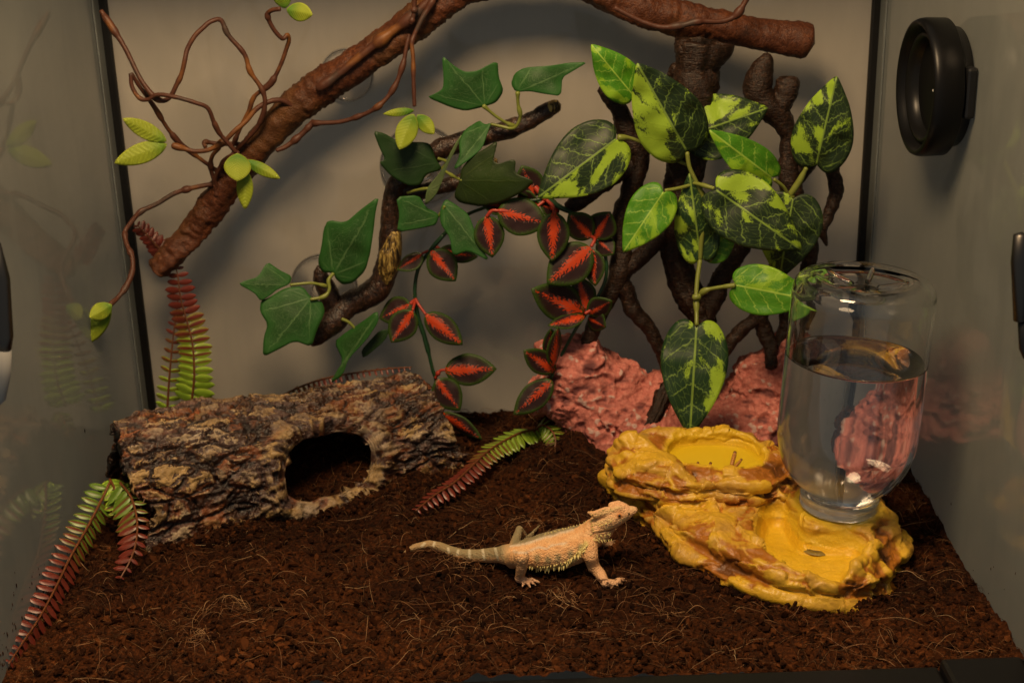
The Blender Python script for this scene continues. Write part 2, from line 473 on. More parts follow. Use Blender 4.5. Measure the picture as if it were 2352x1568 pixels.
def fibres(n, L0, L1, r0, r1, lift, curl, y0=-0.008, pts=None):
    K = 8
    x, y = scatter_pts(n, y0) if pts is None else pts
    L = L0+(L1-L0)*RS.uniform(0, 1, n)**2.2
    a = RS.uniform(0, 2*math.pi, n); k = RS.normal(0, curl, n); k2 = RS.normal(0, curl, n)
    P = np.zeros((n, K, 3)); P[:, 0, 0] = x; P[:, 0, 1] = y
    for j in range(1, K):
        a = a+(k+k2*(j-4)*0.3)/K
        P[:, j, 0] = P[:, j-1, 0]+np.cos(a)*L/K; P[:, j, 1] = P[:, j-1, 1]+np.sin(a)*L/K
    P[..., 0] = np.clip(P[..., 0], -HALF+0.001, HALF-0.001); P[..., 1] = np.clip(P[..., 1], -0.0095, DEPTH-0.001)
    s = np.linspace(0, 1, K)
    hgt = RS.uniform(0.1, 1, n)**2*lift
    sl = RS.normal(0, 0.5, n)
    P[..., 2] = soil_z(P[..., 0], P[..., 1])+0.0008+hgt[:, None]*(np.sin(s*math.pi)[None]+np.abs(sl)[:, None]*s[None]*0.7)
    T = np.gradient(P, axis=1); T /= np.linalg.norm(T, axis=2)[..., None]+1e-9
    N = np.cross(T, np.array([0, 0, 1.0])); N /= np.linalg.norm(N, axis=2)[..., None]+1e-9
    B = np.cross(T, N)
    r = RS.uniform(r0, r1, n)[:, None]*(1-0.75*np.abs(2*s-1)**3)[None]
    th = np.array([0, 2.094, 4.189])
    V = P[:, :, None, :]+r[..., None, None]*(N[:, :, None, :]*np.cos(th)[:, None]+B[:, :, None, :]*np.sin(th)[:, None])
    f = grid_faces(K, 3)
    F = (f[None]+(np.arange(n)*K*3)[:, None, None]).reshape(-1, 4)
    return V.reshape(-1, 3), F, np.repeat(RS.uniform(0, 1, n), K*3)
g = G('dark_coir_fibre', 0.6, 0.15)
g.col(g.ramp(g.attr('tone', 'Fac'), [(0, (0.012, 0.005, 0.0026)), (0.6, (0.042, 0.0175, 0.0075)), (0.85, (0.10, 0.045, 0.018)), (1, (0.24, 0.125, 0.055))]))
V, F, T = fibres(13000, 0.004, 0.032, 0.00008, 0.00020, 0.0030, 1.0)
mesh_obj('coir_fibres', V, F, g.m, None, origin=(0, 0, 0), attrs={'tone': T}, kind='stuff')
g = G('pale_coir_fibre', 0.5, 0.5)
g.col(g.ramp(g.attr('tone', 'Fac'), [(0, (0.20, 0.085, 0.03)), (0.6, (0.38, 0.20, 0.085)), (1, (0.55, 0.38, 0.20))]))
V, F, T = fibres(520, 0.006, 0.045, 0.00007, 0.00016, 0.005, 0.65)
# tufts of loose straw beside the tail and in front of the lizard
for (px, py, n, sp, L) in ((1075, 1292, 70, .012, .03), (1290, 1375, 60, .006, .014), (450, 1475, 45, .006, .016), (1060, 1430, 60, .02, .024), (520, 1395, 50, .018, .03), (1240, 1215, 25, .016, .03), (1500, 1420, 40, .02, .03), (1980, 1470, 30, .02, .03)):
    c = gnd(px, py)
    v, f, t = fibres(n, L*.4, L, 0.00008, 0.00018, 0.005, 1.0, pts=(c[0]+RS.normal(0, sp, n), c[1]+RS.normal(0, sp*.7, n)))
    F = np.vstack([F, f+len(V)]); V = np.vstack([V, v]); T = np.concatenate([T, t*0.8])
mesh_obj('straw_fibres', V, F, g.m, None, origin=(0, 0, 0), attrs={'tone': T}, kind='stuff')
# crumbs that stuck to the side panes just above the soil
def specks():
    Vs, Fs = [], []; o = 0
    for s, k in ((-1, 90), (1, 26)):
        for _ in range(k):
            y = RS.uniform(0.0, 0.10) if s < 0 and RS.rand() < .8 else RS.uniform(0.0, 0.36)
            z = 0.004+RS.exponential(0.011 if s < 0 else 0.03)
            r = RS.uniform(0.0003, 0.0011)*(0.6 if s > 0 else 1)
            v = IV*(1+0.4*RS.uniform(-1, 1, (len(IV), 1)))*np.array([0.25, 1.0, RS.uniform(.6, 2.2)])*r
            Vs.append(v+np.array([s*(HALF-0.0003), y, z])); Fs.append(IF+o); o += len(IV)
    return np.vstack(Vs), np.vstack(Fs)
V, F = specks()
mesh_obj('soil_specks', V, F, M_SOIL, None, origin=(0, 0, 0), kind='stuff', smooth=False)
def clear_film(name, ior, tint, rough=0.01, milk=0.0):
    "thin clear sheet: see-through with a mirror sheen at grazing angles"
    g = G(name)
    tr = g.n('BsdfTransparent', 0, {0: (*tint, 1)}); gl = g.n('BsdfGlossy', 0, {'Roughness': rough})
    g.put(g.t.nodes['Material Output'].inputs[0], g.n('MixShader', 0, {0: g.n('Fresnel', 0, {0: ior}), 1: g.n('MixShader', 0, {0: milk, 1: tr, 2: g.n('BsdfDiffuse', 0, {0: (0.8, 0.8, 0.8, 1)})}), 2: gl}))
    return g.m
# ================================================================ bark log hide
LA = np.array([-0.270, 0.203, -0.006]); LB = np.array([-0.066, 0.316, -0.006])
LAX = LB-LA; LLEN = np.linalg.norm(LAX); LAX = LAX/LLEN
LPF = np.array([LAX[1], -LAX[0], 0.0])                     # towards the front
LW, LH = 0.050, 0.077
def log_pt(u, ph, r=1.0):
    "u along 0..1, ph from 0 (front foot) over pi/2 (top) to pi"
    hh = LH*(1-0.16*np.asarray(u)**2+0.05*np.sin(np.asarray(u)*7))
    c, s = np.cos(ph), np.sin(ph)
    c = np.sign(c)*np.abs(c)**0.85; s = np.sign(s)*np.abs(s)**0.9
    return LA+LAX*(np.asarray(u)*LLEN)[..., None]+LPF*(LW*c*r)[..., None]+np.array([0, 0, 1.0])*(hh*s*r)[..., None]
def proj(P):
    d = P-CAMP; z = d@_F
    return np.stack([1176+d@_R/z*FPX, 784-d@_U/z*FPX], -1)
# find the window outline on the log's surface
_uu, _pp = np.meshgrid(np.linspace(0.3, 1, 240), np.linspace(0, 1.5, 240), indexing='ij')
_pj = proj(log_pt(_uu, _pp))
def on_log(px, py):
    k = np.argmin(((_pj-np.array([px, py]))**2).sum(-1)); return _uu.flat[k], _pp.flat[k]
HOLE_PX = [(664, 1140), (660, 1085), (664, 1042), (690, 1016), (735, 1000), (790, 991), (832, 998), (850, 1028), (852, 1075), (842, 1102), (800, 1124), (740, 1140), (690, 1150)]
hp = np.array([on_log(*q) for q in HOLE_PX])*np.array([LLEN, LH])     # metric-ish chart
hc = hp.mean(0)
h_ang = np.arctan2(hp[:, 1]-hc[1], hp[:, 0]-hc[0]); h_rad = np.hypot(hp[:, 1]-hc[1], hp[:, 0]-hc[0])
o_ = np.argsort(h_ang); h_ang, h_rad = h_ang[o_], h_rad[o_]
def hole_r(a): return np.interp(a, h_ang, h_rad, period=2*math.pi)
nu, nphi = 460, 330
U, PH = np.meshgrid(np.linspace(0, 1, nu), np.linspace(-0.12, math.pi+0.12, nphi), indexing='ij')
X = np.stack([U*LLEN, PH*LH], -1)
dx = X-hc; rr = np.hypot(dx[..., 0], dx[..., 1]); aa = np.arctan2(dx[..., 1], dx[..., 0])
r0 = hole_r(aa); R1 = r0+0.030
core = 0.0035
rn = np.where(rr < R1, r0+(R1-r0)*np.clip((rr-core)/(R1-core), 0, 1), rr)
X2 = hc+dx/np.maximum(rr, 1e-9)[..., None]*rn[..., None]
U2, PH2 = X2[..., 0]/LLEN, X2[..., 1]/LH
# ragged ends
ea = fbm(np.stack([PH2*2.2, 0*PH2, 0*PH2], -1), 3, 41); eb = fbm(np.stack([PH2*2.6, 0*PH2+5, 0*PH2], -1), 3, 43)
ends = (1-U2)**6*(0.035*ea-0.055*np.exp(-((PH2-0.90)/0.40)**2)+0.030*np.exp(-((PH2-0.36)/0.16)**2))+U2**6*(0.035*eb+0.035*np.exp(-((PH2-0.15)/0.3)**2))
P = log_pt(U2+ends, PH2)
q = np.stack([U2*LLEN, PH2*LH, 0*U2], -1)                    # chart coordinates in metres
wv = q+0.006*np.stack([fbm(q*60, 3, 3), fbm(q*60, 3, 4), 0*U2], -1)
plates, p2 = worley(wv*np.array([38, 62, 1]), 12)
crack = np.clip((p2-plates)*2.2, 0, 1)
bark = fbm(q*np.array([26, 60, 1]), 4, 21)*0.5+0.5*fbm(q*np.array([70, 170, 1]), 3, 22, ridged=True)
gnarl = fbm(wv*np.array([160, 240, 1]), 3, 25, ridged=True)
small, s2 = worley(wv*np.array([150, 230, 1])+3.3, 15)
rimd = np.where(rr < R1*1.2, rn-r0, 1)
lip = np.exp(-((rimd-0.009)/0.008)**2)
rad = fbm(np.stack([np.cos(aa)*11, np.sin(aa)*11, rimd*40], -1), 3, 33, ridged=True)
near = np.exp(-np.maximum(rimd-0.014, 0)/0.006)
shell = facets(wv*np.array([34, 56, 1]), 12, 0.9)
hgt = 0.0065*fbm(q*18, 3, 51)+0.0048*(np.minimum(crack, 0.55)-0.4)*(1-near*.7)+0.0030*shell*(1-near*.8)+0.0019*bark*(1-0.7*near)+0.0017*gnarl-0.0022*(0.5-small)*(1-near)+0.0070*lip+0.0034*rad*near-0.004*np.exp(-rimd/0.0025)
Nn = LPF*np.cos(PH2)[..., None]+np.array([0, 0, 1.0])*np.sin(PH2)[..., None]
V = (P+Nn*hgt[..., None]).reshape(-1, 3)
keep = (rr >= core).reshape(-1)
F = grid_faces(nu, nphi, wrap=False)
F = F[keep[F].all(1)]
ids = np.full(len(V), -1); us = np.unique(F); ids[us] = np.arange(len(us))
V = V[us]; F = ids[F][:, ::-1]
HG = (hgt-0.0060*lip).reshape(-1)[us]; fine_h = (0.5*bark+0.5*gnarl+0.7*(crack-0.6)+0.45*rad*near+(0.5-small)*-0.5).reshape(-1)[us]
nearA = near.reshape(-1)[us]; crackA = (crack+0.6*near).reshape(-1)[us]; toneA = facets(wv*np.array([34, 56, 1]), 12, 0.0).reshape(-1)[us]/0.6+0.5
g = G('painted_bark', 0.36, 0.5)
h = g.attr('fine', 'Fac'); nr = g.attr('near', 'Fac'); p = g.pos()
n1 = g.noise(p, 26, 4, 0.65); n2 = g.noise(p, 42, 4, 0.6, 0.4); n3 = g.noise(p, 330, 4, 0.65, 0.6); n4 = g.noise(g.vmath('ADD', p, (3, 1, 2)), 33, 3, 0.6)
base = g.ramp(n3, [(0.3, (0.012, 0.0052, 0.0034)), (0.5, (0.040, 0.017, 0.0095)), (0.7, (0.095, 0.046, 0.026))])
base = g.mix(g.step(n2, 0.5, 0.68), base, g.mix(n3, (0.11, 0.028, 0.009), (0.27, 0.085, 0.024)))       # rusty patches
tn = g.attr('tone', 'Fac')
base = g.mix(g.math('MULTIPLY', g.step(tn, 0.30, 0.0), 0.6), base, g.mix(n3, (0.13, 0.036, 0.010), (0.30, 0.10, 0.030)))
base = g.mix(g.math('MULTIPLY', g.math('MAXIMUM', g.step(tn, 0.62, 0.8), g.step(n4, 0.54, 0.62)), 0.75), base, g.mix(n3, (0.035, 0.018, 0.018), (0.12, 0.075, 0.062)))    # purple grey plates
dry = g.math('MULTIPLY', g.step(g.math('ADD', h, g.math('MULTIPLY', g.math('SUBTRACT', n3, 0.5), 2.2)), 0.17, 0.40), g.math('ADD', 0.35, g.math('MULTIPLY', g.step(n1, 0.42, 0.60), 0.7)))
dry = g.math('MAXIMUM', dry, g.math('MULTIPLY', g.math('MULTIPLY', nr, 0.8), g.step(h, -0.10, 0.35)))
och = g.mix(g.step(n4, 0.4, 0.6), (0.40, 0.265, 0.105), (0.36, 0.28, 0.185))
base = g.mix(g.math('MULTIPLY', dry, 0.80), base, och)
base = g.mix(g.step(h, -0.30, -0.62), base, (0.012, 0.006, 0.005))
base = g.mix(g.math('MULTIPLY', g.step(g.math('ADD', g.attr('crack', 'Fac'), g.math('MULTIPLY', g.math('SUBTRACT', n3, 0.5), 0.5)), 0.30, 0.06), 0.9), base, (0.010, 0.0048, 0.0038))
g.col(base)
g.set('Roughness', g.ramp(n2, [(0.35, 0.22), (0.7, 0.5)]))
g.bump(n3, 0.9, 0.0018)
log = thing('log_hide', (*((LA+LB)/2)[:2], 0), 'hollow bark log hide with an oval side opening lying in front of the ferns', 'log hide')
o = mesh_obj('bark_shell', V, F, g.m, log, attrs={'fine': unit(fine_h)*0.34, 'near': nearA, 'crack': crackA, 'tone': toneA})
m = o.modifiers.new('thickness', 'SOLIDIFY'); m.thickness = 0.0055; m.offset = -1

# ================================================================ resin tree on a pink rock
YP = 0.318
PINK = [(1280, 1075), (1288, 1020), (1303, 978), (1285, 958), (1230, 944), (1222, 906), (1252, 880), (1260, 848), (1240, 812), (1282, 798), (1334, 792), (1368, 795), (1393, 826), (1452, 853), (1494, 882), (1522, 872), (1545, 905), (1585, 938), (1628, 942), (1676, 924), (1692, 894), (1700, 860), (1730, 831), (1760, 829), (1790, 800), (1815, 776), (1850, 785), (1880, 820), (1905, 870), (1935, 905), (1960, 960), (1970, 1060)]
PW = np.array([at(a, b, YP)[[0, 2]] for a, b in PINK])
PW[0, 1] = PW[-1, 1] = -0.03
PWs = catmull(np.vstack([PW, PW[:1]]), 130)[:-1]
def pink_sdf(Q):
    x, z = Q[:, 0, :, 0], Q[:, 0, :, 2]
    d2 = poly_sdf(x, z, PWs)[:, None, :]+0.0025
    thick = 0.010+0.020*np.sqrt(np.clip(-d2/0.03, 0, 1))+0.012*sstep(0.05, 0.0, Q[..., 2])
    yy = np.abs(Q[..., 1]-(YP+0.012))-thick
    return smin(0*yy-1, np.maximum(d2, yy), 1e-5) if False else np.where((d2 > 0) & (yy > 0), np.hypot(d2, yy), np.maximum(d2, yy))-0.003
V, F = surface_nets(pink_sdf, (PW[:, 0].min()-0.012, YP-0.045, -0.016), (PW[:, 0].max()+0.012, YP+0.060, PW[:, 1].max()+0.012), 0.00125)
V = V[:]
Nv = vnormals(V, F)
qs = V*np.array([55, 55, 110])+1.2*np.stack([fbm(V*40, 2, 71)]*3, -1)
st = fbm(qs, 4, 61, ridged=True)
big = fbm(V*np.array([30, 30, 55]), 3, 66)
wl, wl2 = worley(V*150, 68)
fc = facets(V*np.array([48, 48, 80])+0.35*st[:, None], 77, 0.9)
V = V+Nv*(0.0024*big+0.0034*st+0.0026*fc+0.0016*(0.5-wl))[:, None]
g = G('pink_rock_paint', 0.62, 0.3)
p = g.pos(); hh = g.attr('fine', 'Fac')
n3 = g.noise(p, 300, 4, 0.65); n2 = g.noise(g.vmath('MULTIPLY', p, (25, 25, 62)), 1.0, 3, 0.6)
c = g.ramp(n3, [(0.3, (0.36, 0.098, 0.078)), (0.55, (0.54, 0.180, 0.145)), (0.75, (0.62, 0.27, 0.22))])
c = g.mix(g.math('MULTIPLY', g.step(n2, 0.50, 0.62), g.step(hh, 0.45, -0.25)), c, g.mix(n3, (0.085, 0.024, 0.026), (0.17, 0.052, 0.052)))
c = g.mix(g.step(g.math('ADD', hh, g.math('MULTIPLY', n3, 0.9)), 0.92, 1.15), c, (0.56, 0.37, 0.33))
g.col(c); g.bump(n3, 0.9, 0.0018)
tree = thing('tree_ornament', (*at(1530, 1000, YP)[:2], 0), 'dark resin tree ornament with hollow stumps growing from a pink rock foot', 'tree ornament')
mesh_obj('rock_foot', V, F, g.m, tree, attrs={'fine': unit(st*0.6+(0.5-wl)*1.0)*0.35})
def bark_bump(freq, amp, seed, grain=(1, 1, 1)):
    def f(Vv, r):
        q = Vv*freq
        return amp*(fbm(q, 3, seed)*1.1+0.45*fbm(q*3.1, 2, seed+5, ridged=True))*np.minimum(1, r/0.004)
    return f
g = G('dark_resin_bark', 0.42, 0.3)
p = g.pos()
n3 = g.noise(p, 420, 4, 0.65, 0.4); n2 = g.noise(p, 75, 3); n1 = g.noise(g.vmath('MULTIPLY', p, (150, 150, 900)), 1.0, 3, 0.6, 0.8)
c = g.ramp(n3, [(0.3, (0.006, 0.0034, 0.0022)), (0.55, (0.022, 0.0105, 0.006)), (0.75, (0.066, 0.029, 0.0145))])
c = g.mix(g.math('MULTIPLY', g.step(n1, 0.58, 0.74), 0.55), c, (0.12, 0.078, 0.048))
g.col(c); g.bump(g.math('ADD', n3, n1), 0.7, 0.0014)
M_RESIN = g.m
def limb(name, pts, parent, mat=None, n=60, seg=14, amp=0.0015, freq=110, seed=1, label=None):
    P, r = path_px(pts, n)
    V, F = tube_mesh(P, r*0.92, seg, bark_bump(freq, amp, seed))
    return mesh_obj(name, V, F, mat or M_RESIN, parent, label=label)
YT = 0.322
limb('trunk', [(1379, 203, YT, 10), (1398, 225, YT, 14), (1422, 252, YT, 19), (1437, 297, YT, 25), (1468, 352, YT, 26), (1462, 400, YT, 25), (1444, 446, YT, 23), (1424, 505, YT, 21), (1428, 570, YT, 22), (1427, 612, YT, 30), (1418, 645, YT, 26), (1396, 685, YT, 22), (1368, 740, YT, 20), (1347, 800, YT, 18), (1345, 830, YT, 18)], tree, n=110, seed=3)
limb('branch', [(1424, 640, YT, 20), (1440, 672, YT, 22), (1457, 718, YT, 20), (1487, 748, YT, 18), (1511, 792, YT, 16), (1530, 850, YT+.005, 15), (1535, 900, YT+.005, 15)], tree, seed=5)
limb('branch', [(1428, 620, YT, 22), (1460, 600, YT, 22), (1500, 560, YT, 22), (1530, 525, YT, 22), (1562, 470, YT, 24)], tree, seed=7)
limb('branch', [(1302, 478, YT, 12), (1330, 462, YT, 20), (1372, 432, YT, 20), (1420, 400, YT, 20), (1462, 378, YT, 20)], tree, seed=9)
# big centre trunk with a hollow flaring stump top
P, r = path_px([(1610, 96, YT, 58), (1607, 118, YT, 56), (1600, 150, YT, 47), (1596, 185, YT, 52), (1590, 240, YT, 50), (1582, 320, YT, 46), (1572, 410, YT, 42), (1560, 480, YT, 40), (1550, 570, YT, 32), (1566, 637, YT, 32), (1592, 690, YT, 33), (1614, 740, YT, 30), (1600, 800, YT, 26), (1560, 860, YT-.008, 20), (1528, 905, YT-.014, 17), (1508, 945, YT-.022, 16), (1484, 990, YT-.027, 14)], 150)
def stump(Vv, r):
    ang = np.linspace(0, 2*math.pi, Vv.shape[1], endpoint=False)[None]
    t = np.linspace(0, 1, Vv.shape[0])[:, None]
    top = np.exp(-(t/0.05)**2)
    return bark_bump(110, 0.0024, 13)(Vv, r)+top*r*(0.16*np.sin(3*ang+0.8)+0.10*np.sin(5*ang))+0.0011*np.sin(ang*9+t*14+4*vnoise(Vv*30, 5))
V, F = tube_mesh(P, r, 30, stump, cap=False)
t = mesh_obj('trunk', V, F, M_RESIN, tree, label='broad centre trunk ending in a hollow stump')
m = t.modifiers.new('wall', 'SOLIDIFY'); m.thickness = 0.0045; m.offset = -1
limb('stub', [(1535, 172, YT, 8), (1556, 160, YT, 20), (1580, 168, YT, 26)], tree, n=24, seed=15)
limb('stub', [(1568, 92, YT-.008, 16), (1572, 112, YT-.008, 22), (1580, 150, YT-.004, 24)], tree, n=24, seed=16)
limb('branch', [(1614, 742, YT-.002, 24), (1642, 675, YT-.002, 26), (1668, 620, YT-.002, 24), (1700, 572, YT-.002, 21), (1712, 530, YT, 20)], tree, seed=17)
# right stump and its lower limbs
limb('trunk', [(1762, 124, YT, 8), (1758, 140, YT, 19), (1748, 170, YT, 31), (1738, 205, YT, 34), (1760, 240, YT, 33), (1795, 272, YT, 28), (1811, 310, YT, 20), (1808, 348, YT, 20), (1812, 420, YT, 25), (1822, 460, YT, 26), (1806, 540, YT, 24), (1780, 640, YT, 22), (1745, 720, YT, 20), (1700, 760, YT, 17), (1660, 810, YT, 15), (1640, 850, YT, 14)], tree, n=120, amp=0.0016, seed=19, label='right trunk with a pointed hollow stump')
P, r = path_px([(1812, 178, YT, 20), (1811, 188, YT, 26), (1803, 215, YT, 27), (1790, 250, YT, 25), (1796, 280, YT, 16)], 40)
V, F = tube_mesh(P, r, 20, bark_bump(90, 0.0016, 23), cap=False)
t = mesh_obj('stub', V, F, M_RESIN, tree); m = t.modifiers.new('wall', 'SOLIDIFY'); m.thickness = 0.004; m.offset = -1
limb('branch', [(1742, 722, YT, 20), (1757, 765, YT, 19), (1769, 800, YT-.006, 16), (1771, 845, YT-.016, 15)], tree, seed=25)
limb('branch', [(1815, 700, YT+.004, 18), (1800, 760, YT+.004, 18), (1785, 812, YT+.002, 15), (1778, 850, YT, 12)], tree, seed=27)
limb('branch', [(1812, 440, YT+.004, 18), (1850, 380, YT+.002, 20), (1890, 350, YT, 20), (1911, 390, YT, 18), (1921, 440, YT, 17), (1904, 490, YT, 15), (1889, 525, YT, 12), (1893, 548, YT, 8), (1899, 564, YT, 3)], tree, n=80, seed=29)
limb('branch', [(1840, 460, YT+.004, 22), (1860, 560, YT+.004, 20), (1850, 660, YT+.004, 19), (1818, 740, YT+.004, 18)], tree, seed=30)

# ================================================================ yellow rock dish
def plan(l): return np.array([gnd(a, b, z)[:2] for a, b, z in l])
def sm(l, n=90): 
    l = np.asarray(l); return catmull(np.vstack([l, l[:1]]), n)[:-1]
POLY_A = sm(np.vstack([plan([(1372, 1112, .004), (1420, 1168, 0), (1500, 1240, 0), (1560, 1296, 0), (1660, 1346, 0), (1760, 1382, 0), (1850, 1398, 0), (1960, 1398, 0), (2030, 1362, 0), (2072, 1290, .008), (2088, 1235, .014), (2076, 1188, .020), (2020, 1146, .024)]), [(0.262, 0.175), (0.225, 0.215), (0.205, 0.250), (0.150, 0.262), (0.095, 0.258)]]))
POLY_B = sm(plan([(1743, 1168, .022), (1728, 1212, .022), (1740, 1244, .022), (1766, 1272, .022), (1824, 1300, .022), (1930, 1318, .022), (1964, 1292, .022), (1998, 1254, .022), (1956, 1226, .022), (1862, 1222, .022), (1838, 1194, .022), (1812, 1163, .022), (1771, 1158, .022)]))
POLY_D = sm(plan([(1404, 1048, .036), (1424, 1100, .034), (1500, 1122, .034), (1562, 1132, .034), (1632, 1126, .034), (1730, 1132, .034), (1798, 1104, .036), (1822, 1060, .040), (1800, 1004, .052), (1684, 974, .054), (1550, 974, .054), (1450, 992, .050)]))
POLY_E = sm(plan([(1528, 1046, .043), (1546, 1022, .043), (1610, 1014, .043), (1684, 1016, .043), (1730, 1028, .043), (1756, 1056, .043), (1700, 1078, .043), (1613, 1076, .043), (1548, 1060, .043)]))
RING = gnd(1925, 1163, 0.0290)
def dish_top(x, y):
    sa = poly_sdf(x, y, POLY_A); sb = poly_sdf(x, y, POLY_B); sd = poly_sdf(x, y, POLY_D)
    c = np.stack([x*1.0, y*1.0, 0*x], -1)
    zt = 0.0235+0.0038*fbm(c*32, 3, 81)-0.010*sstep(-0.018, 0.0, sa)**2
    zt = zt+0.0100*sstep(0.006, -0.012, sd)                       # shelf under the upper bowl
    zt = zt+0.0045*np.exp(-(((x-0.150)/0.028)**2+((y-0.118)/0.012)**2))
    pad = np.hypot(x-RING[0], y-RING[1])
    zt = zt+(0.0290-zt)*sstep(0.036, 0.027, pad)
    return zt-0.0150*sstep(0.002, -0.009, sb), sa
def dish_sdf(Q):
    zt, sa = dish_top(Q[:, :, 0, 0], Q[:, :, 0, 1])
    z = Q[..., 2]
    side = sa[..., None]+0.0028+0.22*(z-0.008)-0.0025*np.sin(z*420+Q[..., 0]*40)
    return -smin(-(z-zt[..., None]), -side*0.9, 0.006)
lo = np.array([POLY_A[:, 0].min()-.006, POLY_A[:, 1].min()-.006, -0.010]); hi = np.array([POLY_A[:, 0].max()+.006, POLY_A[:, 1].max()+.006, 0.050])
V, F = surface_nets(dish_sdf, lo, hi, 0.00100)
def rockify(V, F, keep, amp=1.0, seed=90):
    N = vnormals(V, F)
    q = V*np.array([1, 1, 1.9])
    q = q+0.010*np.stack([fbm(V*45, 2, seed+k) for k in range(3)], -1)
    a, b = worley(q*62, seed+4)
    facet = np.clip(b-a, 0, 0.5)
    rid = fbm(q*85, 4, seed+7, ridged=True)
    fol = fbm(V*np.array([22, 30, 120])+2*fbm(V*18, 2, seed+9)[:, None], 3, seed+8, ridged=True)
    side = 1-sstep(0.55, 0.85, np.abs(N[:, 2]))
    fc = facets(q*42+0.10*rid[:, None], seed+11, 0.9)
    u = (V[:, 2]+0.10*V[:, 0]+0.004*fbm(V*38, 3, seed+13))/0.0125
    s = u-np.floor(u)
    ledge = (s**1.5-0.45)*sstep(1.0, 0.86, s)-0.3*sstep(0.86, 1.0, s)
    wq = V+0.012*np.stack([fbm(V*30, 2, seed+20+k) for k in range(3)], -1)
    al = 0.80*wq[:, 0]-0.60*wq[:, 1]; ac = 0.60*wq[:, 0]+0.80*wq[:, 1]
    fl = fbm(np.column_stack([al*16, ac*52, wq[:, 2]*70]), 3, seed+24, g=0.42, ridged=True)
    keep = keep*sstep(-0.004, 0.007, V[:, 2])
    d = (0.0042*fc+0.0010*rid+0.0034*fl+0.0034*ledge*side+0.0016*(facet-0.2))*amp*keep
    return V+N*d[:, None], unit((facet-0.2)*1.0+0.8*fc+0.3*rid+1.2*fl+0.6*ledge*side)
sb = poly_sdf(V[:, 0], V[:, 1], POLY_B)
pad = np.hypot(V[:, 0]-RING[0], V[:, 1]-RING[1])
keep = 1-0.93*sstep(0.003, -0.004, sb)*sstep(0.0, 0.004, 0.0215-V[:, 2]+0.004)
keep = keep*(1-0.85*sstep(0.031, 0.026, pad)*(V[:, 2] > 0.02))
V, fine_h = rockify(V, F, keep)
g = G('yellow_rock_paint', 0.42, 0.4)
h = g.attr('fine', 'Fac'); kp = g.attr('keep', 'Fac'); p = g.pos()
n1 = g.noise(p, 33, 4, 0.65, 0.5); n2 = g.noise(g.vmath('ADD', p, (5, 2, 1)), 46, 4, 0.6, 0.3); n3 = g.noise(p, 420, 3, 0.6); n4 = g.noise(p, 800, 2, 0.6)
c = g.mix(g.step(n2, 0.36, 0.64), (0.60, 0.365, 0.022), (0.46, 0.255, 0.033))
c = g.mix(g.math('MULTIPLY', g.step(n2, 0.55, 0.72), 0.40), c, (0.34, 0.215, 0.060))
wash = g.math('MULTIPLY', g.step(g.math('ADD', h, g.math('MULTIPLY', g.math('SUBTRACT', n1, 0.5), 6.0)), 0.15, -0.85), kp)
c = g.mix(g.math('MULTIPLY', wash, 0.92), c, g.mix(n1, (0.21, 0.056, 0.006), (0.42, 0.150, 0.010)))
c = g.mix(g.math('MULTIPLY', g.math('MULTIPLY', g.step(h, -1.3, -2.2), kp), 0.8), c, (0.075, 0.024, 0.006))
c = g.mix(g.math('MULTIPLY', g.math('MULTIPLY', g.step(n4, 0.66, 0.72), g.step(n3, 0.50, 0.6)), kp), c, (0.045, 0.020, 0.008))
c = g.mix(kp, (0.63, 0.415, 0.017), c)
g.col(c); g.bump(g.math('ADD', n3, g.math('MULTIPLY', h, 0.15)), 0.45, 0.0014)
g.set('Roughness', g.ramp(n1, [(0.3, 0.40), (0.7, 0.55)]))
g.set('Coat Weight', 0.10); g.set('Coat Roughness', 0.2)
M_YEL = g.m
dc = POLY_A.mean(0)
dish = thing('rock_dish', (dc[0], dc[1], 0), 'yellow two level rock dish with a wet lower basin beside the lizard', 'feeding dish')
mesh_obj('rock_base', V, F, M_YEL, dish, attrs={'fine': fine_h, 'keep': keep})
# upper bowl: its own stone lying on the shelf
def bowl_sdf(Q):
    x, y, z = Q[:, :, 0, 0], Q[:, :, 0, 1], Q[..., 2]
    sd = poly_sdf(x, y, POLY_D); se = poly_sdf(x, y, POLY_E)
    c = np.stack([x, y, 0*x], -1)
    back = sstep(0.178, 0.225, y)
    lob = np.abs(np.sin(np.arctan2(y-0.205, x-0.145)*5.0+0.7))
    zt = 0.0450+0.0120*back*(0.72+0.28*lob)+0.0030*fbm(c*40, 3, 101)-0.006*sstep(-0.010, 0.0, sd)
    zt = np.where(se < 0, zt-(zt-0.0405)*sstep(0.0015, -0.003, se), zt-(zt-0.0450)*0.5*sstep(0.008, 0.0, se)*(1-back*.6))
    side = sd[..., None]+0.10*(z-0.04)+0.002*np.sin(z*600)
    return -smin(-(z-zt[..., None]), smin(-side, z-0.024, 0.003), 0.004)
lo = np.array([POLY_D[:, 0].min()-.006, POLY_D[:, 1].min()-.006, 0.020]); hi = np.array([POLY_D[:, 0].max()+.006, POLY_D[:, 1].max()+.006, 0.066])
V, F = surface_nets(bowl_sdf, lo, hi, 0.0009)
se = poly_sdf(V[:, 0], V[:, 1], POLY_E)
keep = 1-0.97*sstep(0.0008, -0.002, se)
V, fine_h = rockify(V, F, keep, 0.85, 120)
mesh_obj('upper_bowl', V, F, M_YEL, dish, attrs={'fine': fine_h, 'keep': np.minimum(keep, 1-0.95*sstep(0.004, -0.001, se))})
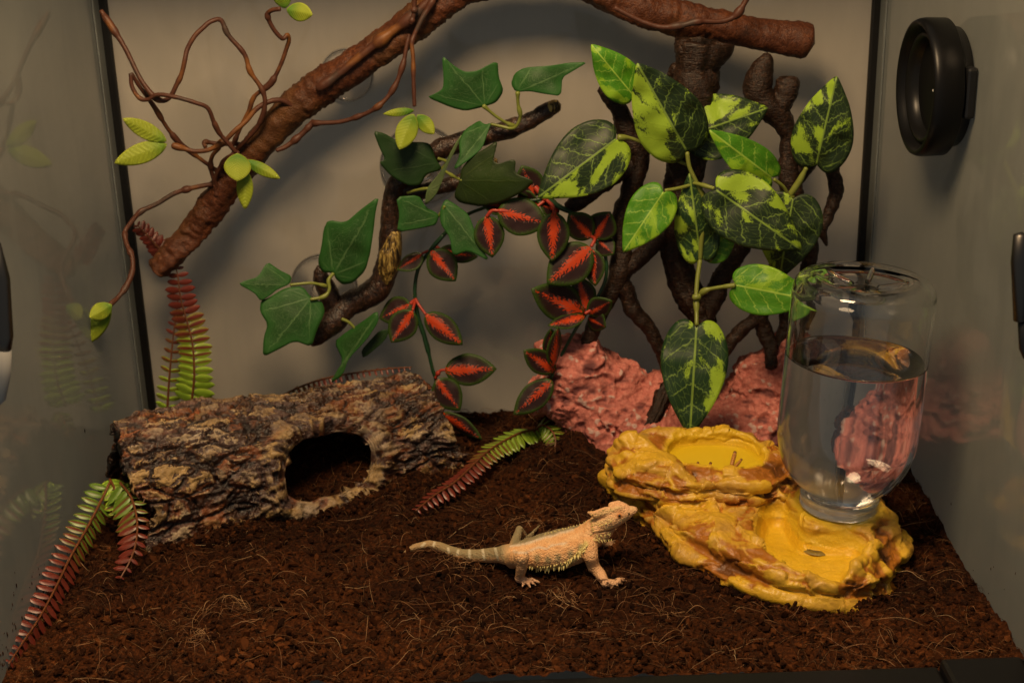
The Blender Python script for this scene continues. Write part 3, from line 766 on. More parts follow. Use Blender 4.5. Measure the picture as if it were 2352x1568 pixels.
# dry yellow liner in the upper bowl and water in the lower one
def sheet(poly, z, grow, th=0.001):
    x_, y_ = poly.T
    if (x_*np.roll(y_, -1)-y_*np.roll(x_, -1)).sum() > 0: poly = poly[::-1]
    c = poly.mean(0); n = len(poly)
    ring = lambda s, zz: np.column_stack([c+(poly-c)*s, np.full(n, zz)])
    V = np.vstack([ring(s, z) for s in (0.02, 0.4, 0.75, grow)]+[ring(grow, z-th)])
    return V, np.vstack([grid_faces(5, n)]).tolist()+[list(range(n))[::-1]]
mesh_obj('bowl_liner', *sheet(POLY_E, 0.0420, 1.02), plain('smooth_yellow_liner', (0.64, 0.45, 0.016), 0.32, 0.4), dish)
WZ = 0.0150
mesh_obj('basin_water', *sheet(POLY_B, WZ, 1.0, 0.0045), clear_film('still_water', 1.33, (1, 1, 1)), dish)
c = gnd(1872, 1262, 0.0118)
th = np.linspace(0, 2*math.pi, 24, endpoint=False)
V = np.vstack([[c+np.array([0, 0, 0.0008])], [c+np.array([0.0075*math.cos(a)*s, 0.0055*math.sin(a)*s-0.3*0.0075*math.cos(a)*s, h]) for s, h in ((0.6, 0.0006), (1, -0.0012)) for a in th]])
F = [[0, 1+(j+1) % 24, 1+j] for j in range(24)]+[[1+j, 25+j, 25+(j+1) % 24, 1+(j+1) % 24] for j in range(24)]
mesh_obj('inlet_stone', V, F, plain('grey_green_stone', (0.20, 0.165, 0.045), 0.5), dish, label='grey oval inlet under the basin water')

# ================================================================ upturned water bottle
BX, BY = RING[0], RING[1]; BZ = 0.0293
TILT = Matrix.Rotation(R(3.0), 3, 'Y') @ Matrix.Rotation(R(0.6), 3, 'X')
def lathe(prof, seg=96, flip=False):
    prof = np.array(prof); n = len(prof)
    th = np.linspace(0, 2*math.pi, seg, endpoint=False)
    V = np.stack([prof[:, 0:1]*np.cos(th), prof[:, 0:1]*np.sin(th), np.repeat(prof[:, 1:2], seg, 1)], -1).reshape(-1, 3)
    F = grid_faces(n, seg)
    return V, (F[:, ::-1] if flip else F)
def widen(P):
    P = np.array(P, float); P[:, 0] *= 1+0.05*sstep(0.020, 0.036, P[:, 0]); return P
def bottle_pts(V): return np.array([TILT @ Vector(v) for v in V])+np.array([BX, BY, BZ])
BH = 0.1610; RB = 0.0432; TW = 0.0021
out = catmull([(0.0212, 0.0085), (0.0222, 0.0105), (0.026, 0.0145), (0.033, 0.0225), (0.0390, 0.0330), (0.0422, 0.0450), (0.0432, 0.0560), (0.0432, 0.09), (0.0430, 0.130), (0.0428, BH-0.012), (0.0412, BH-0.0045), (0.037, BH-0.0008), (0.031, BH)], 70)
punt_o = catmull([(0.031, BH), (0.028, BH-0.0008), (0.022, BH-0.0042), (0.013, BH-0.0068), (0.0006, BH-0.0078)], 18)[1:]
punt_i = [(0.0005, BH-0.0105), (0.013, BH-0.0094), (0.022, BH-0.0068), (0.030, BH-0.0042), (0.0375, BH-0.0062), (0.0402, BH-0.013)]
inn = catmull([(0.0402, BH-0.013), (0.0409, 0.130), (0.0411, 0.09), (0.0411, 0.0565), (0.0402, 0.0462), (0.0370, 0.0345), (0.0312, 0.0245), (0.0242, 0.0165), (0.0195, 0.0115), (0.0180, 0.0085), (0.0178, 0.001)], 60)
neck = [(0.0178, 0.0006), (0.0205, 0.0004), (0.0208, 0.0050), (0.0212, 0.0085)]
V, F = lathe(widen(np.vstack([out, punt_o, punt_i, inn[1:], neck])), 128)
g = G('clear_bottle_plastic', 0.0, 0.5, Transmission_Weight=1.0, IOR=1.46)
g.col((1.0, 1.0, 1.0))
M_GLASS = g.m
bot = thing('water_bottle', (BX, BY, BZ), 'clear upside down bottle half full of water standing on the yellow rock', 'water bottle')
mesh_obj('bottle_shell', bottle_pts(V), F, M_GLASS, bot, origin=(BX, BY, BZ))
# the collar round the neck
V, F = lathe(np.vstack([[(0.0216, 0.0004), (0.0246, 0.0003), (0.0258, 0.0014), (0.0260, 0.0032), (0.0249, 0.0042), (0.0249, 0.0056), (0.0259, 0.0064), (0.0261, 0.0086), (0.0254, 0.0098), (0.0234, 0.0094), (0.0222, 0.0080), (0.0214, 0.0060), (0.0216, 0.0004)]]), 96)
mesh_obj('neck_collar', bottle_pts(V), F, G('clear_collar_plastic', 0.05, 0.6, Transmission_Weight=0.72, IOR=1.46).col((0.88, 0.91, 0.92)).m, bot, origin=(BX, BY, BZ))
WL = 0.1070
wat = inn[inn[:, 1] < WL]+np.array([0.0003, 0])
V, F = lathe(widen(np.vstack([[(0.0002, WL-0.0004), (0.02, WL-0.0004), (0.036, WL-0.0003), (0.0402, WL+0.0004), (0.0413, WL+0.0010)], wat, [(0.0002, 0.0010)]])), 128, True)
mesh_obj('bottle_water', bottle_pts(V), F, G('bottle_water', 0.0, 0.5, Transmission_Weight=1.0, IOR=1.33).col((1.0, 1.0, 1.0)).m, bot, origin=(BX, BY, BZ))
# moulded ribs and a few droplets under the bottle's base
parts = []
for k in range(5):
    a = R(-90+72*k+12)
    Pp = np.array([[math.cos(a)*r, math.sin(a)*r, BH-0.0060+0.0045*((r-0.008)/0.020)**2] for r in np.linspace(0.008, 0.027, 8)])
    parts.append(tube_mesh(Pp, np.full(8, 0.0021)*np.array([.6, .9, 1, 1, 1, 1, .9, .6]), 10))
V, F = join(parts)
mesh_obj('base_ribs', bottle_pts(V), F, M_GLASS, bot, origin=(BX, BY, BZ))
# ================================================================ leaves
T_POTHOS = [(0, 0.03), (0.07, -0.02), (0.17, -0.045), (0.29, -0.01), (0.40, 0.10), (0.455, 0.23), (0.46, 0.36), (0.41, 0.52), (0.30, 0.70), (0.16, 0.86), (0.05, 0.97), (0, 1.0)]
T_COLEUS = [(0, 0.0), (0.12, 0.02), (0.28, 0.09), (0.42, 0.24), (0.49, 0.42), (0.46, 0.57), (0.36, 0.73), (0.19, 0.88), (0.055, 0.97), (0, 1.0)]
T_OVAL = [(0, 0.0), (0.13, 0.04), (0.32, 0.15), (0.46, 0.32), (0.50, 0.48), (0.44, 0.66), (0.29, 0.83), (0.10, 0.96), (0, 1.0)]
def mirror(t):
    t = np.array(t); return np.vstack([t, (t*np.array([-1, 1]))[-2:0:-1]])
def leaf(name, parent, mat, base, tip, yb, yt, width=None, tmpl=None, outline=None, twist=0, fold=0.0, curl=0.0, wave=0.02, seed=0, side=1, M=72, K=9, thick=0.0005, label=None, smooth=True):
    B = at(*base, yb); T = at(*tip, yt)
    A = T-B; L = np.linalg.norm(A); a = A/L
    D = (B+T)/2-CAMP; D /= np.linalg.norm(D)
    S0 = np.cross(a, D); sl = np.linalg.norm(S0); S0 /= sl
    N0 = np.cross(S0, a)
    if N0 @ D > 0: N0 = -N0
    tw = R(twist)
    S = S0*math.cos(tw)+N0*math.sin(tw); N = np.cross(S, a)
    if N @ D > 0: N = -N
    ym = (yb+yt)/2
    if tmpl is not None:
        o = mirror(tmpl); Wm = px2m(width, ym)/math.cos(tw)
        o = np.column_stack([o[:, 0]*Wm, o[:, 1]*L])
        ctr = np.array([0, 0.42*L])
    else:
        q = np.array(outline, float)-np.array(base); d = np.array(tip, float)-np.array(base); l2 = d@d
        u = q@d/l2; v = q@np.array([d[1], -d[0]])/math.sqrt(l2)
        o = np.column_stack([v*px2m(1, ym)/math.cos(tw), u*L])
        ctr = o.mean(0)
    # resample the outline, keeping its corners fairly crisp
    o2 = np.vstack([o, o[:1]])
    if smooth: o2 = catmull(o2, M+1)[:-1]
    else:
        o2 = o2[:-1]; o2 = np.vstack([0.82*o2+0.18*np.roll(o2, -1, 0), 0.82*np.roll(o2, -1, 0)+0.18*o2]).reshape(2, -1, 2).transpose(1, 0, 2).reshape(-1, 2); o2 = np.vstack([o2, o2[:1]])
        l = np.concatenate([[0], np.cumsum(np.linalg.norm(np.diff(o2, axis=0), axis=1))])
        t = np.linspace(0, l[-1], M, endpoint=False)
        o2 = np.column_stack([np.interp(t, l, o2[:, k]) for k in (0, 1)])
    rings = np.linspace(1.0/K, 1, K)
    PQ = np.vstack([[ctr]]+[ctr+(o2-ctr)*s for s in rings])
    rim = np.concatenate([[0]]+[np.full(M, s) for s in rings])
    p, q = PQ[:, 0], PQ[:, 1]; pn, qn = p/L, q/L
    h = fold*np.sqrt(pn**2+0.0006)+curl*(qn-0.35)**2+wave*fbm(np.column_stack([pn*4, qn*4, np.full(len(p), seed*3.7)]), 2, seed)
    V = B+a*q[:, None]+S*p[:, None]+N*(h*L)[:, None]
    F = [[0, 1+(j+1) % M, 1+j] for j in range(M)]+grid_faces(K, M, off=1).tolist()
    sgn = side
    return mesh_obj(name, V, F, mat, parent, attrs={'luv': np.column_stack([pn*sgn, qn, rim])}, solid=thick, label=label, origin=B)
def lines(g, x, w):
    "mask of thin lines at every whole number of x"
    f = g.math('ABSOLUTE', g.math('SUBTRACT', g.math('FRACT', x), 0.5))
    return g.math('SUBTRACT', 1.0, g.step(g.math('SUBTRACT', 0.5, f), w*0.45, w))
def leaf_coords(g):
    v = g.attr('luv'); s = g.sep(v)
    return v, s[0], s[1], s[2], g.math('ABSOLUTE', s[0])
def pothos(name, dark):
    g = G(name, 0.5, 0.3)
    v, p, q, rim, ap = leaf_coords(g); r = g.math('MULTIPLY', g.rand(), 60)
    off = g.n('CombineXYZ', 0, (r, r, 0))
    vv = g.vmath('ADD', v, off)
    wob = g.noise(vv, 7, 3, 0.6)
    t = g.math('ADD', g.math('SUBTRACT', g.math('MULTIPLY', q, 5.2), g.math('MULTIPLY', ap, 4.2)), g.math('MULTIPLY', wob, 0.7))
    vein = g.math('MULTIPLY', lines(g, t, 0.05), g.step(rim, 0.99, 0.80))
    d = g.t.nodes.new('ShaderNodeTexVoronoi'); d.feature = 'DISTANCE_TO_EDGE'
    g.put(d.inputs['Vector'], g.vmath('ADD', vv, g.n('CombineXYZ', 0, (g.math('MULTIPLY', wob, 0.1), 0, 0)))); d.inputs['Scale'].default_value = 8
    net = g.math('SUBTRACT', 1, g.step(d.outputs[0], 0.008, 0.026))
    mid = g.math('SUBTRACT', 1, g.step(ap, 0.006, 0.013))
    veins = g.math('MAXIMUM', mid, g.math('MAXIMUM', g.math('MULTIPLY', vein, 0.85), g.math('MULTIPLY', net, 0.55 if dark else 0.4)))
    # blotches stretched along the side veins, mostly on one half
    bl = g.n('CombineXYZ', 0, (g.math('MULTIPLY', t, 0.40), g.math('MULTIPLY', ap, 2.6), g.math('ADD', r, g.math('MULTIPLY', g.step(p, -0.01, 0.01), 7.0))))
    n = g.noise(bl, 1.9, 3, 0.5)
    fine = g.noise(vv, 60, 4, 0.7)
    half = g.step(p, -0.012, 0.012)
    th = g.math('ADD', n, g.math('ADD', g.math('MULTIPLY', half, 0.16), g.math('MULTIPLY', g.math('SUBTRACT', fine, 0.5), 0.34)))
    bm_ = g.step(th, 0.665, 0.69)
    c1 = g.noise(vv, 5, 2)
    if dark:
        base = g.mix(c1, (0.009, 0.024, 0.008), (0.018, 0.032, 0.013))
        base = g.mix(g.math('MULTIPLY', g.step(g.rand(), 0.45, 0.55), 0.55), base, (0.010, 0.042, 0.012))
        col = g.mix(g.math('MULTIPLY', veins, 0.75), base, (0.19, 0.30, 0.055))
        col = g.mix(bm_, col, g.mix(fine, (0.215, 0.36, 0.020), (0.29, 0.44, 0.040)))
    else:
        base = g.mix(c1, (0.035, 0.16, 0.006), (0.075, 0.235, 0.010))
        col = g.mix(g.math('MULTIPLY', veins, 0.8), base, (0.30, 0.46, 0.065))
        col = g.mix(g.math('MULTIPLY', bm_, 0.65), col, (0.26, 0.44, 0.02))
    g.col(col)
    g.bump(veins, 0.25, 0.0006)
    g.set('Roughness', 0.46)
    return g.m
M_PDARK, M_PBRIGHT = pothos('variegated_leaf', True), pothos('bright_green_leaf', False)
def ivy_mat(name, c0, c1, cv):
    g = G(name, 0.5, 0.28)
    v, p, q, rim, ap = leaf_coords(g); r = g.math('MULTIPLY', g.rand(), 60)
    vv = g.vmath('ADD', v, g.n('CombineXYZ', 0, (r, r, 0)))
    wob = g.noise(vv, 6, 3, 0.6)
    ang = g.math('ADD', g.math('DIVIDE', g.math('ARCTAN2', p, g.math('ADD', q, 0.02)), 0.62), g.math('MULTIPLY', g.math('SUBTRACT', wob, 0.5), 0.25))
    rad = g.math('SQRT', g.math('ADD', g.math('MULTIPLY', p, p), g.math('MULTIPLY', q, q)))
    f = g.math('MULTIPLY', g.math('ABSOLUTE', g.math('SUBTRACT', g.math('FRACT', g.math('ADD', ang, 0.5)), 0.5)), rad)
    main = g.math('SUBTRACT', 1, g.step(f, 0.008, 0.020))
    d = g.t.nodes.new('ShaderNodeTexVoronoi'); d.feature = 'DISTANCE_TO_EDGE'
    g.put(d.inputs['Vector'], vv); d.inputs['Scale'].default_value = 10
    net = g.math('SUBTRACT', 1, g.step(d.outputs[0], 0.01, 0.05))
    veins = g.math('MULTIPLY', g.math('MAXIMUM', main, g.math('MULTIPLY', net, 0.6)), g.step(rim, 1.0, 0.6))
    base = g.mix(g.step(g.math('ADD', rim, g.math('MULTIPLY', wob, 0.4)), 0.5, 1.2), c0, c1)
    g.col(g.mix(g.math('MULTIPLY', veins, 0.55), base, cv)); g.bump(veins, 0.3, 0.0006)
    return g.m
M_IVY = ivy_mat('ivy_leaf_green', (0.018, 0.062, 0.012), (0.022, 0.092, 0.016), (0.10, 0.19, 0.07))
M_IVYD = ivy_mat('ivy_leaf_dark', (0.011, 0.030, 0.007), (0.013, 0.038, 0.008), (0.022, 0.052, 0.014))
M_IVYB = ivy_mat('ivy_leaf_back', (0.13, 0.19, 0.075), (0.11, 0.17, 0.06), (0.16, 0.22, 0.09))
M_IVYB2 = ivy_mat('ivy_leaf_olive', (0.022, 0.044, 0.006), (0.016, 0.030, 0.006), (0.034, 0.056, 0.010))
g = G('red_centre_leaf', 0.5, 0.22)
v, p, q, rim, ap = leaf_coords(g); r = g.math('MULTIPLY', g.rand(), 40)
vv = g.vmath('ADD', v, g.n('CombineXYZ', 0, (r, r, 0)))
t = g.math('SUBTRACT', g.math('MULTIPLY', q, 9), g.math('MULTIPLY', ap, 15))
tooth = g.math('ABSOLUTE', g.math('SUBTRACT', g.math('FRACT', g.math('ADD', t, g.math('MULTIPLY', g.noise(vv, 9, 2), 2.5))), 0.5))
wd = g.math('ADD', g.math('MULTIPLY', g.math('MULTIPLY', g.step(q, -0.1, 0.22), g.step(q, 0.92, 0.30)), 0.078), g.math('MULTIPLY', g.math('SUBTRACT', tooth, 0.25), 0.19))
wd = g.math('ADD', wd, g.math('MULTIPLY', g.math('SUBTRACT', g.rand(), 0.6), 0.05))
red = g.math('MULTIPLY', g.step(g.math('SUBTRACT', wd, ap), 0.0, 0.012), g.step(q, 0.95, 0.88))
ed = g.math('MULTIPLY', g.math('MULTIPLY', g.step(g.math('SUBTRACT', wd, ap), -0.022, -0.004), g.step(g.math('SUBTRACT', wd, ap), 0.010, 0.0)), g.step(g.noise(vv, 4, 2), 0.50, 0.60))
n1 = g.noise(vv, 45, 3, 0.7)
body = g.mix(n1, (0.010, 0.0048, 0.0048), (0.032, 0.0125, 0.0135))
green = g.mix(n1, (0.016, 0.040, 0.005), (0.042, 0.090, 0.010))
c = g.mix(g.step(g.math('ADD', rim, g.math('MULTIPLY', g.math('SUBTRACT', n1, 0.5), 0.8)), 0.72, 0.98), body, green)
c = g.mix(g.math('MULTIPLY', ed, 0.55), c, (0.42, 0.25, 0.22))
c = g.mix(red, c, g.mix(n1, (0.34, 0.028, 0.005), (0.50, 0.054, 0.009)))
g.col(c)
M_COLEUS = g.m
g = G('soft_green_leaf', 0.6, 0.3)
v, p, q, rim, ap = leaf_coords(g)
rib = g.math('ABSOLUTE', g.math('SUBTRACT', g.math('FRACT', g.math('SUBTRACT', g.math('MULTIPLY', q, 11), g.math('MULTIPLY', ap, 8))), 0.5))
n1 = g.noise(v, 60, 3)
c = g.mix(g.step(g.math('ADD', q, g.math('MULTIPLY', g.rand(), 0.3)), 0.15, 0.75), (0.055, 0.17, 0.012), (0.24, 0.30, 0.018))
c = g.mix(g.math('MULTIPLY', g.step(rim, 0.85, 1.0), 0.5), c, (0.38, 0.42, 0.06))
g.col(g.mix(g.math('MULTIPLY', n1, 0.35), c, (0.09, 0.14, 0.01))); g.bump(rib, 0.5, 0.0008)
M_VLEAF = g.m
M_STEM = plain('green_plastic_stem', (0.012, 0.050, 0.018), 0.4)
M_PETIOLE = G('yellow_green_stem', 0.4, 0.4, Subsurface_Weight=0.0).col((0.17, 0.20, 0.035)).m
M_REDSTEM = plain('red_stem', (0.34, 0.035, 0.018), 0.4)

# ================================================================ jungle vine
YV = 0.348
g = G('brown_rubber_vine', 0.5, 0.28)
p = g.pos(); n1 = g.noise(p, 420, 4, 0.65); n2 = g.noise(p, 60, 3); n4 = g.noise(p, 16, 2)
c = g.ramp(n1, [(0.3, (0.036, 0.0105, 0.0045)), (0.55, (0.096, 0.029, 0.0105)), (0.78, (0.165, 0.058, 0.019))])
c = g.mix(g.math('MULTIPLY', g.step(n4, 0.48, 0.62), 0.6), c, (0.115, 0.053, 0.016))
c = g.mix(g.math('MULTIPLY', g.step(n2, 0.6, 0.45), 0.35), c, (0.030, 0.0105, 0.007))
g.col(c); g.bump(g.math('ADD', n1, g.noise(p, 900, 2)), 0.6, 0.0012)
M_VINE = g.m
g = G('brown_twig', 0.5, 0.28)
p = g.pos(); n1 = g.noise(p, 260, 3, 0.6); n2 = g.noise(p, 30, 3)
c = g.mix(n1, (0.038, 0.014, 0.0095), (0.10, 0.036, 0.019))
c = g.mix(g.math('MULTIPLY', g.step(n2, 0.55, 0.68), 0.7), c, (0.20, 0.078, 0.017))
c = g.mix(g.math('MULTIPLY', g.step(n2, 0.42, 0.34), 0.8), c, (0.048, 0.034, 0.026))
g.col(c); g.bump(n1, 0.4, 0.0008)
M_TWIG = g.m
vine = thing('jungle_vine', (*at(700, 240, YV)[:2], 0.30), 'thick brown bendable vine with curling twigs arching across the top', 'vine')
P, r = path_px([(364, 618, YV-.004, 27), (385, 592, YV-.004, 29), (430, 545, YV, 31), (480, 480, YV, 33), (520, 420, YV, 34), (580, 350, YV, 36), (650, 272, YV, 38), (720, 213, YV, 40), (800, 163, YV, 39), (880, 108, YV, 38), (950, 58, YV, 36), (1010, 12, YV, 36), (1075, -28, YV, 36), (1210, -44, YV, 36), (1345, -34, YV, 36), (1425, 2, YV, 36), (1530, 33, YV, 37), (1640, 56, YV, 36), (1740, 78, YV, 36), (1800, 88, YV, 38), (1842, 94, YV, 42), (1856, 97, YV, 38)], 420)
def vbump(Vv, rr_):
    w1_, w2_ = worley(Vv*230, 141)
    ang = np.linspace(0, 2*math.pi, Vv.shape[1], endpoint=False)[None]
    t = np.linspace(0, 1, Vv.shape[0])[:, None]
    patch = sstep(-0.15, 0.25, vnoise(Vv*38, 144))
    ridge = np.exp(-((np.mod(ang-2.2-t*9+math.pi, 2*math.pi)-math.pi)/0.35)**2)
    return 0.0028*(0.55-w1_)*patch+0.0019*fbm(Vv*80, 3, 142)+0.0009*fbm(Vv*300, 2, 145)+0.0028*ridge
V, F = tube_mesh(P, r*0.95, 34, vbump)
mesh_obj('main_stem', V, F, M_VINE, vine)
def z1(l, s=1.0): return [(a*.336, b*.336) for a, b in l]
def twig(pts, r0=5.2, r1=4.2, depth=None, mat=None, n=None, seed=1, name='twig', parent=None):
    depth = depth or [YV-.020]
    dd = np.interp(np.linspace(0, 1, len(pts)), np.linspace(0, 1, len(depth)), depth)
    pp = [(a, b, d, r0+(r1-r0)*i/(len(pts)-1)) for i, ((a, b), d) in enumerate(zip(pts, dd))]
    n = n or max(24, len(pts)*11)
    P, r = path_px(pp, n)
    k = np.clip(vnoise(np.column_stack([np.arange(n)*0.13, np.full(n, seed*1.7), np.zeros(n)]), seed), 0.15, 1)-0.15
    r = r*(1+0.95*k)
    V, F = tube_mesh(P, r, 9, bark_bump(300, 0.00022, seed))
    return mesh_obj(name, V, F, mat or M_TWIG, parent or vine)
D1, D2 = YV-.022, YV-.005
twig(z1([(690, 75), (770, 195), (850, 320), (905, 430), (960, 540), (1040, 650), (1110, 690), (1165, 660), (1205, 585), (1240, 510), (1262, 420), (1280, 340), (1330, 250), (1385, 195), (1440, 150), (1510, 140), (1560, 240), (1670, 370), (1710, 490), (1790, 610), (1812, 720), (1770, 850), (1680, 960), (1600, 1045), (1510, 1170), (1480, 1260)]), 5.4, 5.0, [D1, D1-.02, D1-.015, D1, D1, D2], seed=2)
twig(z1([(1915, 62), (1850, 75), (1830, 115), (1870, 200), (1930, 265), (1965, 240), (1975, 275), (1962, 320), (1920, 440), (1850, 570), (1740, 660), (1700, 760), (1640, 880), (1590, 1000)]), 5.0, 4.6, [D1-.015, D1, D1+.006], seed=3)
twig(z1([(2010, 735), (1940, 692), (1860, 690), (1760, 740), (1680, 830), (1600, 900), (1540, 960), (1440, 1020), (1340, 1035), (1250, 1015), (1178, 994)]), 6.0, 5.0, [YV-.010, D1-.006, D1-.012], seed=4)
twig(z1([(895, 505), (902, 590), (950, 668), (1010, 682), (1080, 648), (1200, 665), (1340, 705), (1420, 740), (1460, 830), (1500, 910), (1560, 980), (1612, 1042)]), 4.6, 5.0, [D1-.02, D1-.026, D1-.012], seed=5)
twig(z1([(898, 503), (960, 600), (1060, 740), (1140, 870), (1230, 980), (1320, 1050), (1430, 1130), (1535, 1205)]), 4.2, 4.6, [D1-.02, D1-.004, YV-.008], seed=6)
twig(z1([(1745, 1008), (1620, 985), (1500, 985), (1400, 972), (1404, 1006)]), 5.4, 4.6, [YV-.008, D1], seed=7)
twig(z1([(1500, 1010), (1450, 1070), (1440, 1150), (1462, 1230), (1482, 1335)]), 4.6, 5, [D1, YV-.010], seed=8)
twig(z1([(1630, 1040), (1530, 1110), (1470, 1220), (1490, 1290)]), 4.6, 5, [D1, YV-.010], seed=9)
twig(z1([(1480, 1255), (1340, 1280), (1200, 1320), (1080, 1390), (960, 1450), (890, 1530)])+[(287, 534), (291, 561), (304, 592), (303, 626), (288, 661), (270, 684), (254, 699)], 5.4, 5.6, [YV-.008, YV-.03, YV-.075], n=150, seed=10)
twig([(722, 284), (733, 283), (781, 280), (831, 265), (872, 242), (905, 202), (925, 151), (933, 111), (940, 80)], 5.2, 4.6, [YV-.012, D1, YV-.012], seed=11)
twig([(1003, -14), (985, 18), (969, 44), (952, 80), (946, 100), (949, 135), (950, 188), (952, 244)], 5.4, 4.4, [YV-.015, D1, D1-.008], seed=12)
twig([(954, -14), (952, 8), (951, 30), (944, 55)], 5, 5, [D1, D1], seed=13)
twig([(1722, -16), (1712, 4), (1692, 34), (1660, 49), (1602, 50), (1565, 59), (1522, 63), (1480, 52), (1440, 33), (1412, 18)], 6.2, 5.2, [D1-.006, D1-.008, D1], seed=14)
twig(z1([(2150, 830), (2050, 930), (1960, 1000), (1890, 1030)]), 7, 5, [YV-.006, YV-.012], seed=15)
twig([(1000, -12), (950, 36), (892, 80), (835, 124), (781, 168), (730, 205)], 10, 9, [YV-.013, YV-.015], seed=16)
def vleaf(b, t, w, d0=D1-.014, d1=None, **k):
    return leaf('leaf', vine, M_VLEAF, b, t, d0, d0-.006 if d1 is None else d1, w, T_OVAL, M=40, K=6, **k)
vleaf((383, 325), (281, 272), 38, fold=-0.3, curl=0.1, seed=1, d1=D1-.022)
vleaf((384, 331), (263, 375), 46, fold=-0.25, curl=-0.1, seed=2, d1=D1-.030)
vleaf((546, 352), (545, 416), 60, fold=-0.15, seed=3, d0=D1-.022, d1=D1-.034)
vleaf((561, 368), (643, 410), 27, fold=-0.5, seed=4, d0=D1-.016)
vleaf((562, 388), (563, 481), 37, fold=-0.4, seed=5, d0=D1-.020)
vleaf((658, 22), (718, 34), 40, fold=-0.3, seed=6)
vleaf((655, 20), (642, -34), 40, fold=-0.3, seed=7)
vleaf((253, 697), (177, 799), 36, fold=-0.7, twist=40, seed=8, d0=YV-.078, d1=YV-.072)
vleaf((251, 702), (190, 796), 44, fold=-0.6, seed=9, d0=YV-.080, d1=YV-.090)
vleaf((257, 700), (205, 730), 40, fold=-0.5, curl=0.3, seed=13, d0=YV-.082, d1=YV-.092)
vleaf((952, 254), (882, 262), 18, fold=-0.4, curl=-0.4, seed=10, d0=D1-.010)
vleaf((950, 262), (917, 344), 48, fold=-0.3, curl=0.15, seed=11, d0=D1-.014, d1=D1-.024)
vleaf((958, 264), (997, 308), 34, fold=-0.4, seed=12, d0=D1-.012)

# ================================================================ suction cups
M_CUP = clear_film('clear_suction_plastic', 1.5, (0.98, 0.98, 0.98), 0.05, 0.07)
def cup(px, py, rpx, parent, knob=True):
    c = at(px, py, DEPTH-0.0015); rr_ = px2m(rpx, DEPTH)
    prof = [(0.0006, -0.0005), (rr_*0.35, -0.0006), (rr_*0.72, -0.0002), (rr_, 0.0), (rr_*1.0, 0.0008), (rr_*0.96, 0.0016), (rr_*0.75, 0.0036), (rr_*0.45, 0.0070), (rr_*0.30, 0.0092), (rr_*0.28, 0.0140), (rr_*0.34, 0.0150), (rr_*0.34, 0.0178), (rr_*0.26, 0.0190), (0.0006, 0.0192)]
    V, F = lathe(prof, 48)
    V = np.column_stack([V[:, 0], -V[:, 2], V[:, 1]])*1.0+c-np.array([0, 0.0006, 0])
    cu = mesh_obj('suction_cup', V, F, M_CUP, parent)
    th = np.linspace(0, 2*math.pi, 60)
    V, F = tube_mesh(np.column_stack([c[0]+rr_*np.cos(th), np.full(60, c[1]-0.0012), c[2]+rr_*np.sin(th)]), np.full(60, 0.0006), 8)
    mesh_obj('rim', V, F, M_CUP, cu)
    return cu
cup(797, 172, 57, vine)

# ================================================================ resin branch with ivy
YI = 0.345
br = thing('resin_branch', (*at(900, 500, YI)[:2], 0.2), 'dark crooked resin branch held to the back pane by clear suction cups', 'branch ornament')
g = G('bronze_resin', 0.30, 0.5)
p = g.pos(); n3 = g.noise(p, 300, 4, 0.65, 0.4); n2 = g.noise(p, 34, 3); n1 = g.noise(g.vmath('MULTIPLY', p, (500, 500, 130)), 1.0, 3, 0.65, 0.6)
c = g.ramp(n3, [(0.35, (0.008, 0.0045, 0.003)), (0.58, (0.040, 0.019, 0.011)), (0.78, (0.16, 0.075, 0.040))])
g.col(c); g.bump(g.math('ADD', n3, n1), 0.7, 0.0014)
M_BRONZE = g.m
g = G('gilded_bare_wood', 0.4, 0.5)
p = g.pos(); n1 = g.noise(g.vmath('MULTIPLY', p, (420, 420, 75)), 1.0, 4, 0.65, 1.0)
g.col(g.ramp(n1, [(0.40, (0.012, 0.008, 0.004)), (0.5, (0.15, 0.090, 0.018)), (0.62, (0.52, 0.38, 0.110))])); g.bump(n1, 0.8, 0.0016)
M_GILT = g.m
limb('limb', [(716, 792, YI-.008, 6), (734, 772, YI-.008, 22), (762, 742, YI-.006, 30), (802, 700, YI, 31), (860, 668, YI, 32), (886, 622, YI, 30), (897, 558, YI, 28), (897, 492, YI, 25), (906, 435, YI, 24), (926, 408, YI, 26), (966, 380, YI, 26), (1018, 341, YI, 25), (1090, 318, YI, 23), (1170, 297, YI, 22), (1224, 273, YI, 20), (1268, 247, YI, 17), (1278, 243, YI, 14)], br, M_BRONZE, 170, 18, 0.0014, 90, 151)
limb('limb', [(738, 612, YI, 12), (737, 640, YI, 20), (752, 672, YI, 26), (762, 708, YI, 28), (780, 728, YI, 26)], br, M_BRONZE, 40, 14, 0.0013, 90, 153)
limb('limb', [(912, 425, YI+.003, 18), (950, 440, YI, 20), (1000, 432, YI, 19), (1050, 420, YI, 18), (1092, 396, YI, 14), (1126, 376, YI, 12), (1138, 369, YI, 9)], br, M_BRONZE, 60, 14, 0.0012, 90, 155)
limb('bare_patch', [(882, 648, YI-.0042, 17), (893, 605, YI-.0045, 26), (900, 565, YI-.0042, 25), (905, 530, YI-.0036, 16)], br, M_GILT, 40, 16, 0.0012, 110, 157, label='gilded bare wood patch on the bend')
limb('bare_patch', [(1262, 250, YI-.0012, 14), (1274, 245, YI-.0015, 16), (1284, 242, YI-.001, 13)], br, M_GILT, 16, 14, 0.0008, 200, 159, label='gilded cut end')
limb('bare_patch', [(1131, 373, YI-.001, 10), (1139, 368, YI-.001, 10)], br, M_GILT, 10, 12, 0.0005, 200, 161, label='gilded cut end')
cup(966, 378, 90, br); cup(745, 655, 76, br)
ivy = thing('ivy_plant', (*at(950, 420, 0.31)[:2], 0.22), 'dark green plastic ivy with pointed lobed leaves clipped to the resin branch', 'ivy')
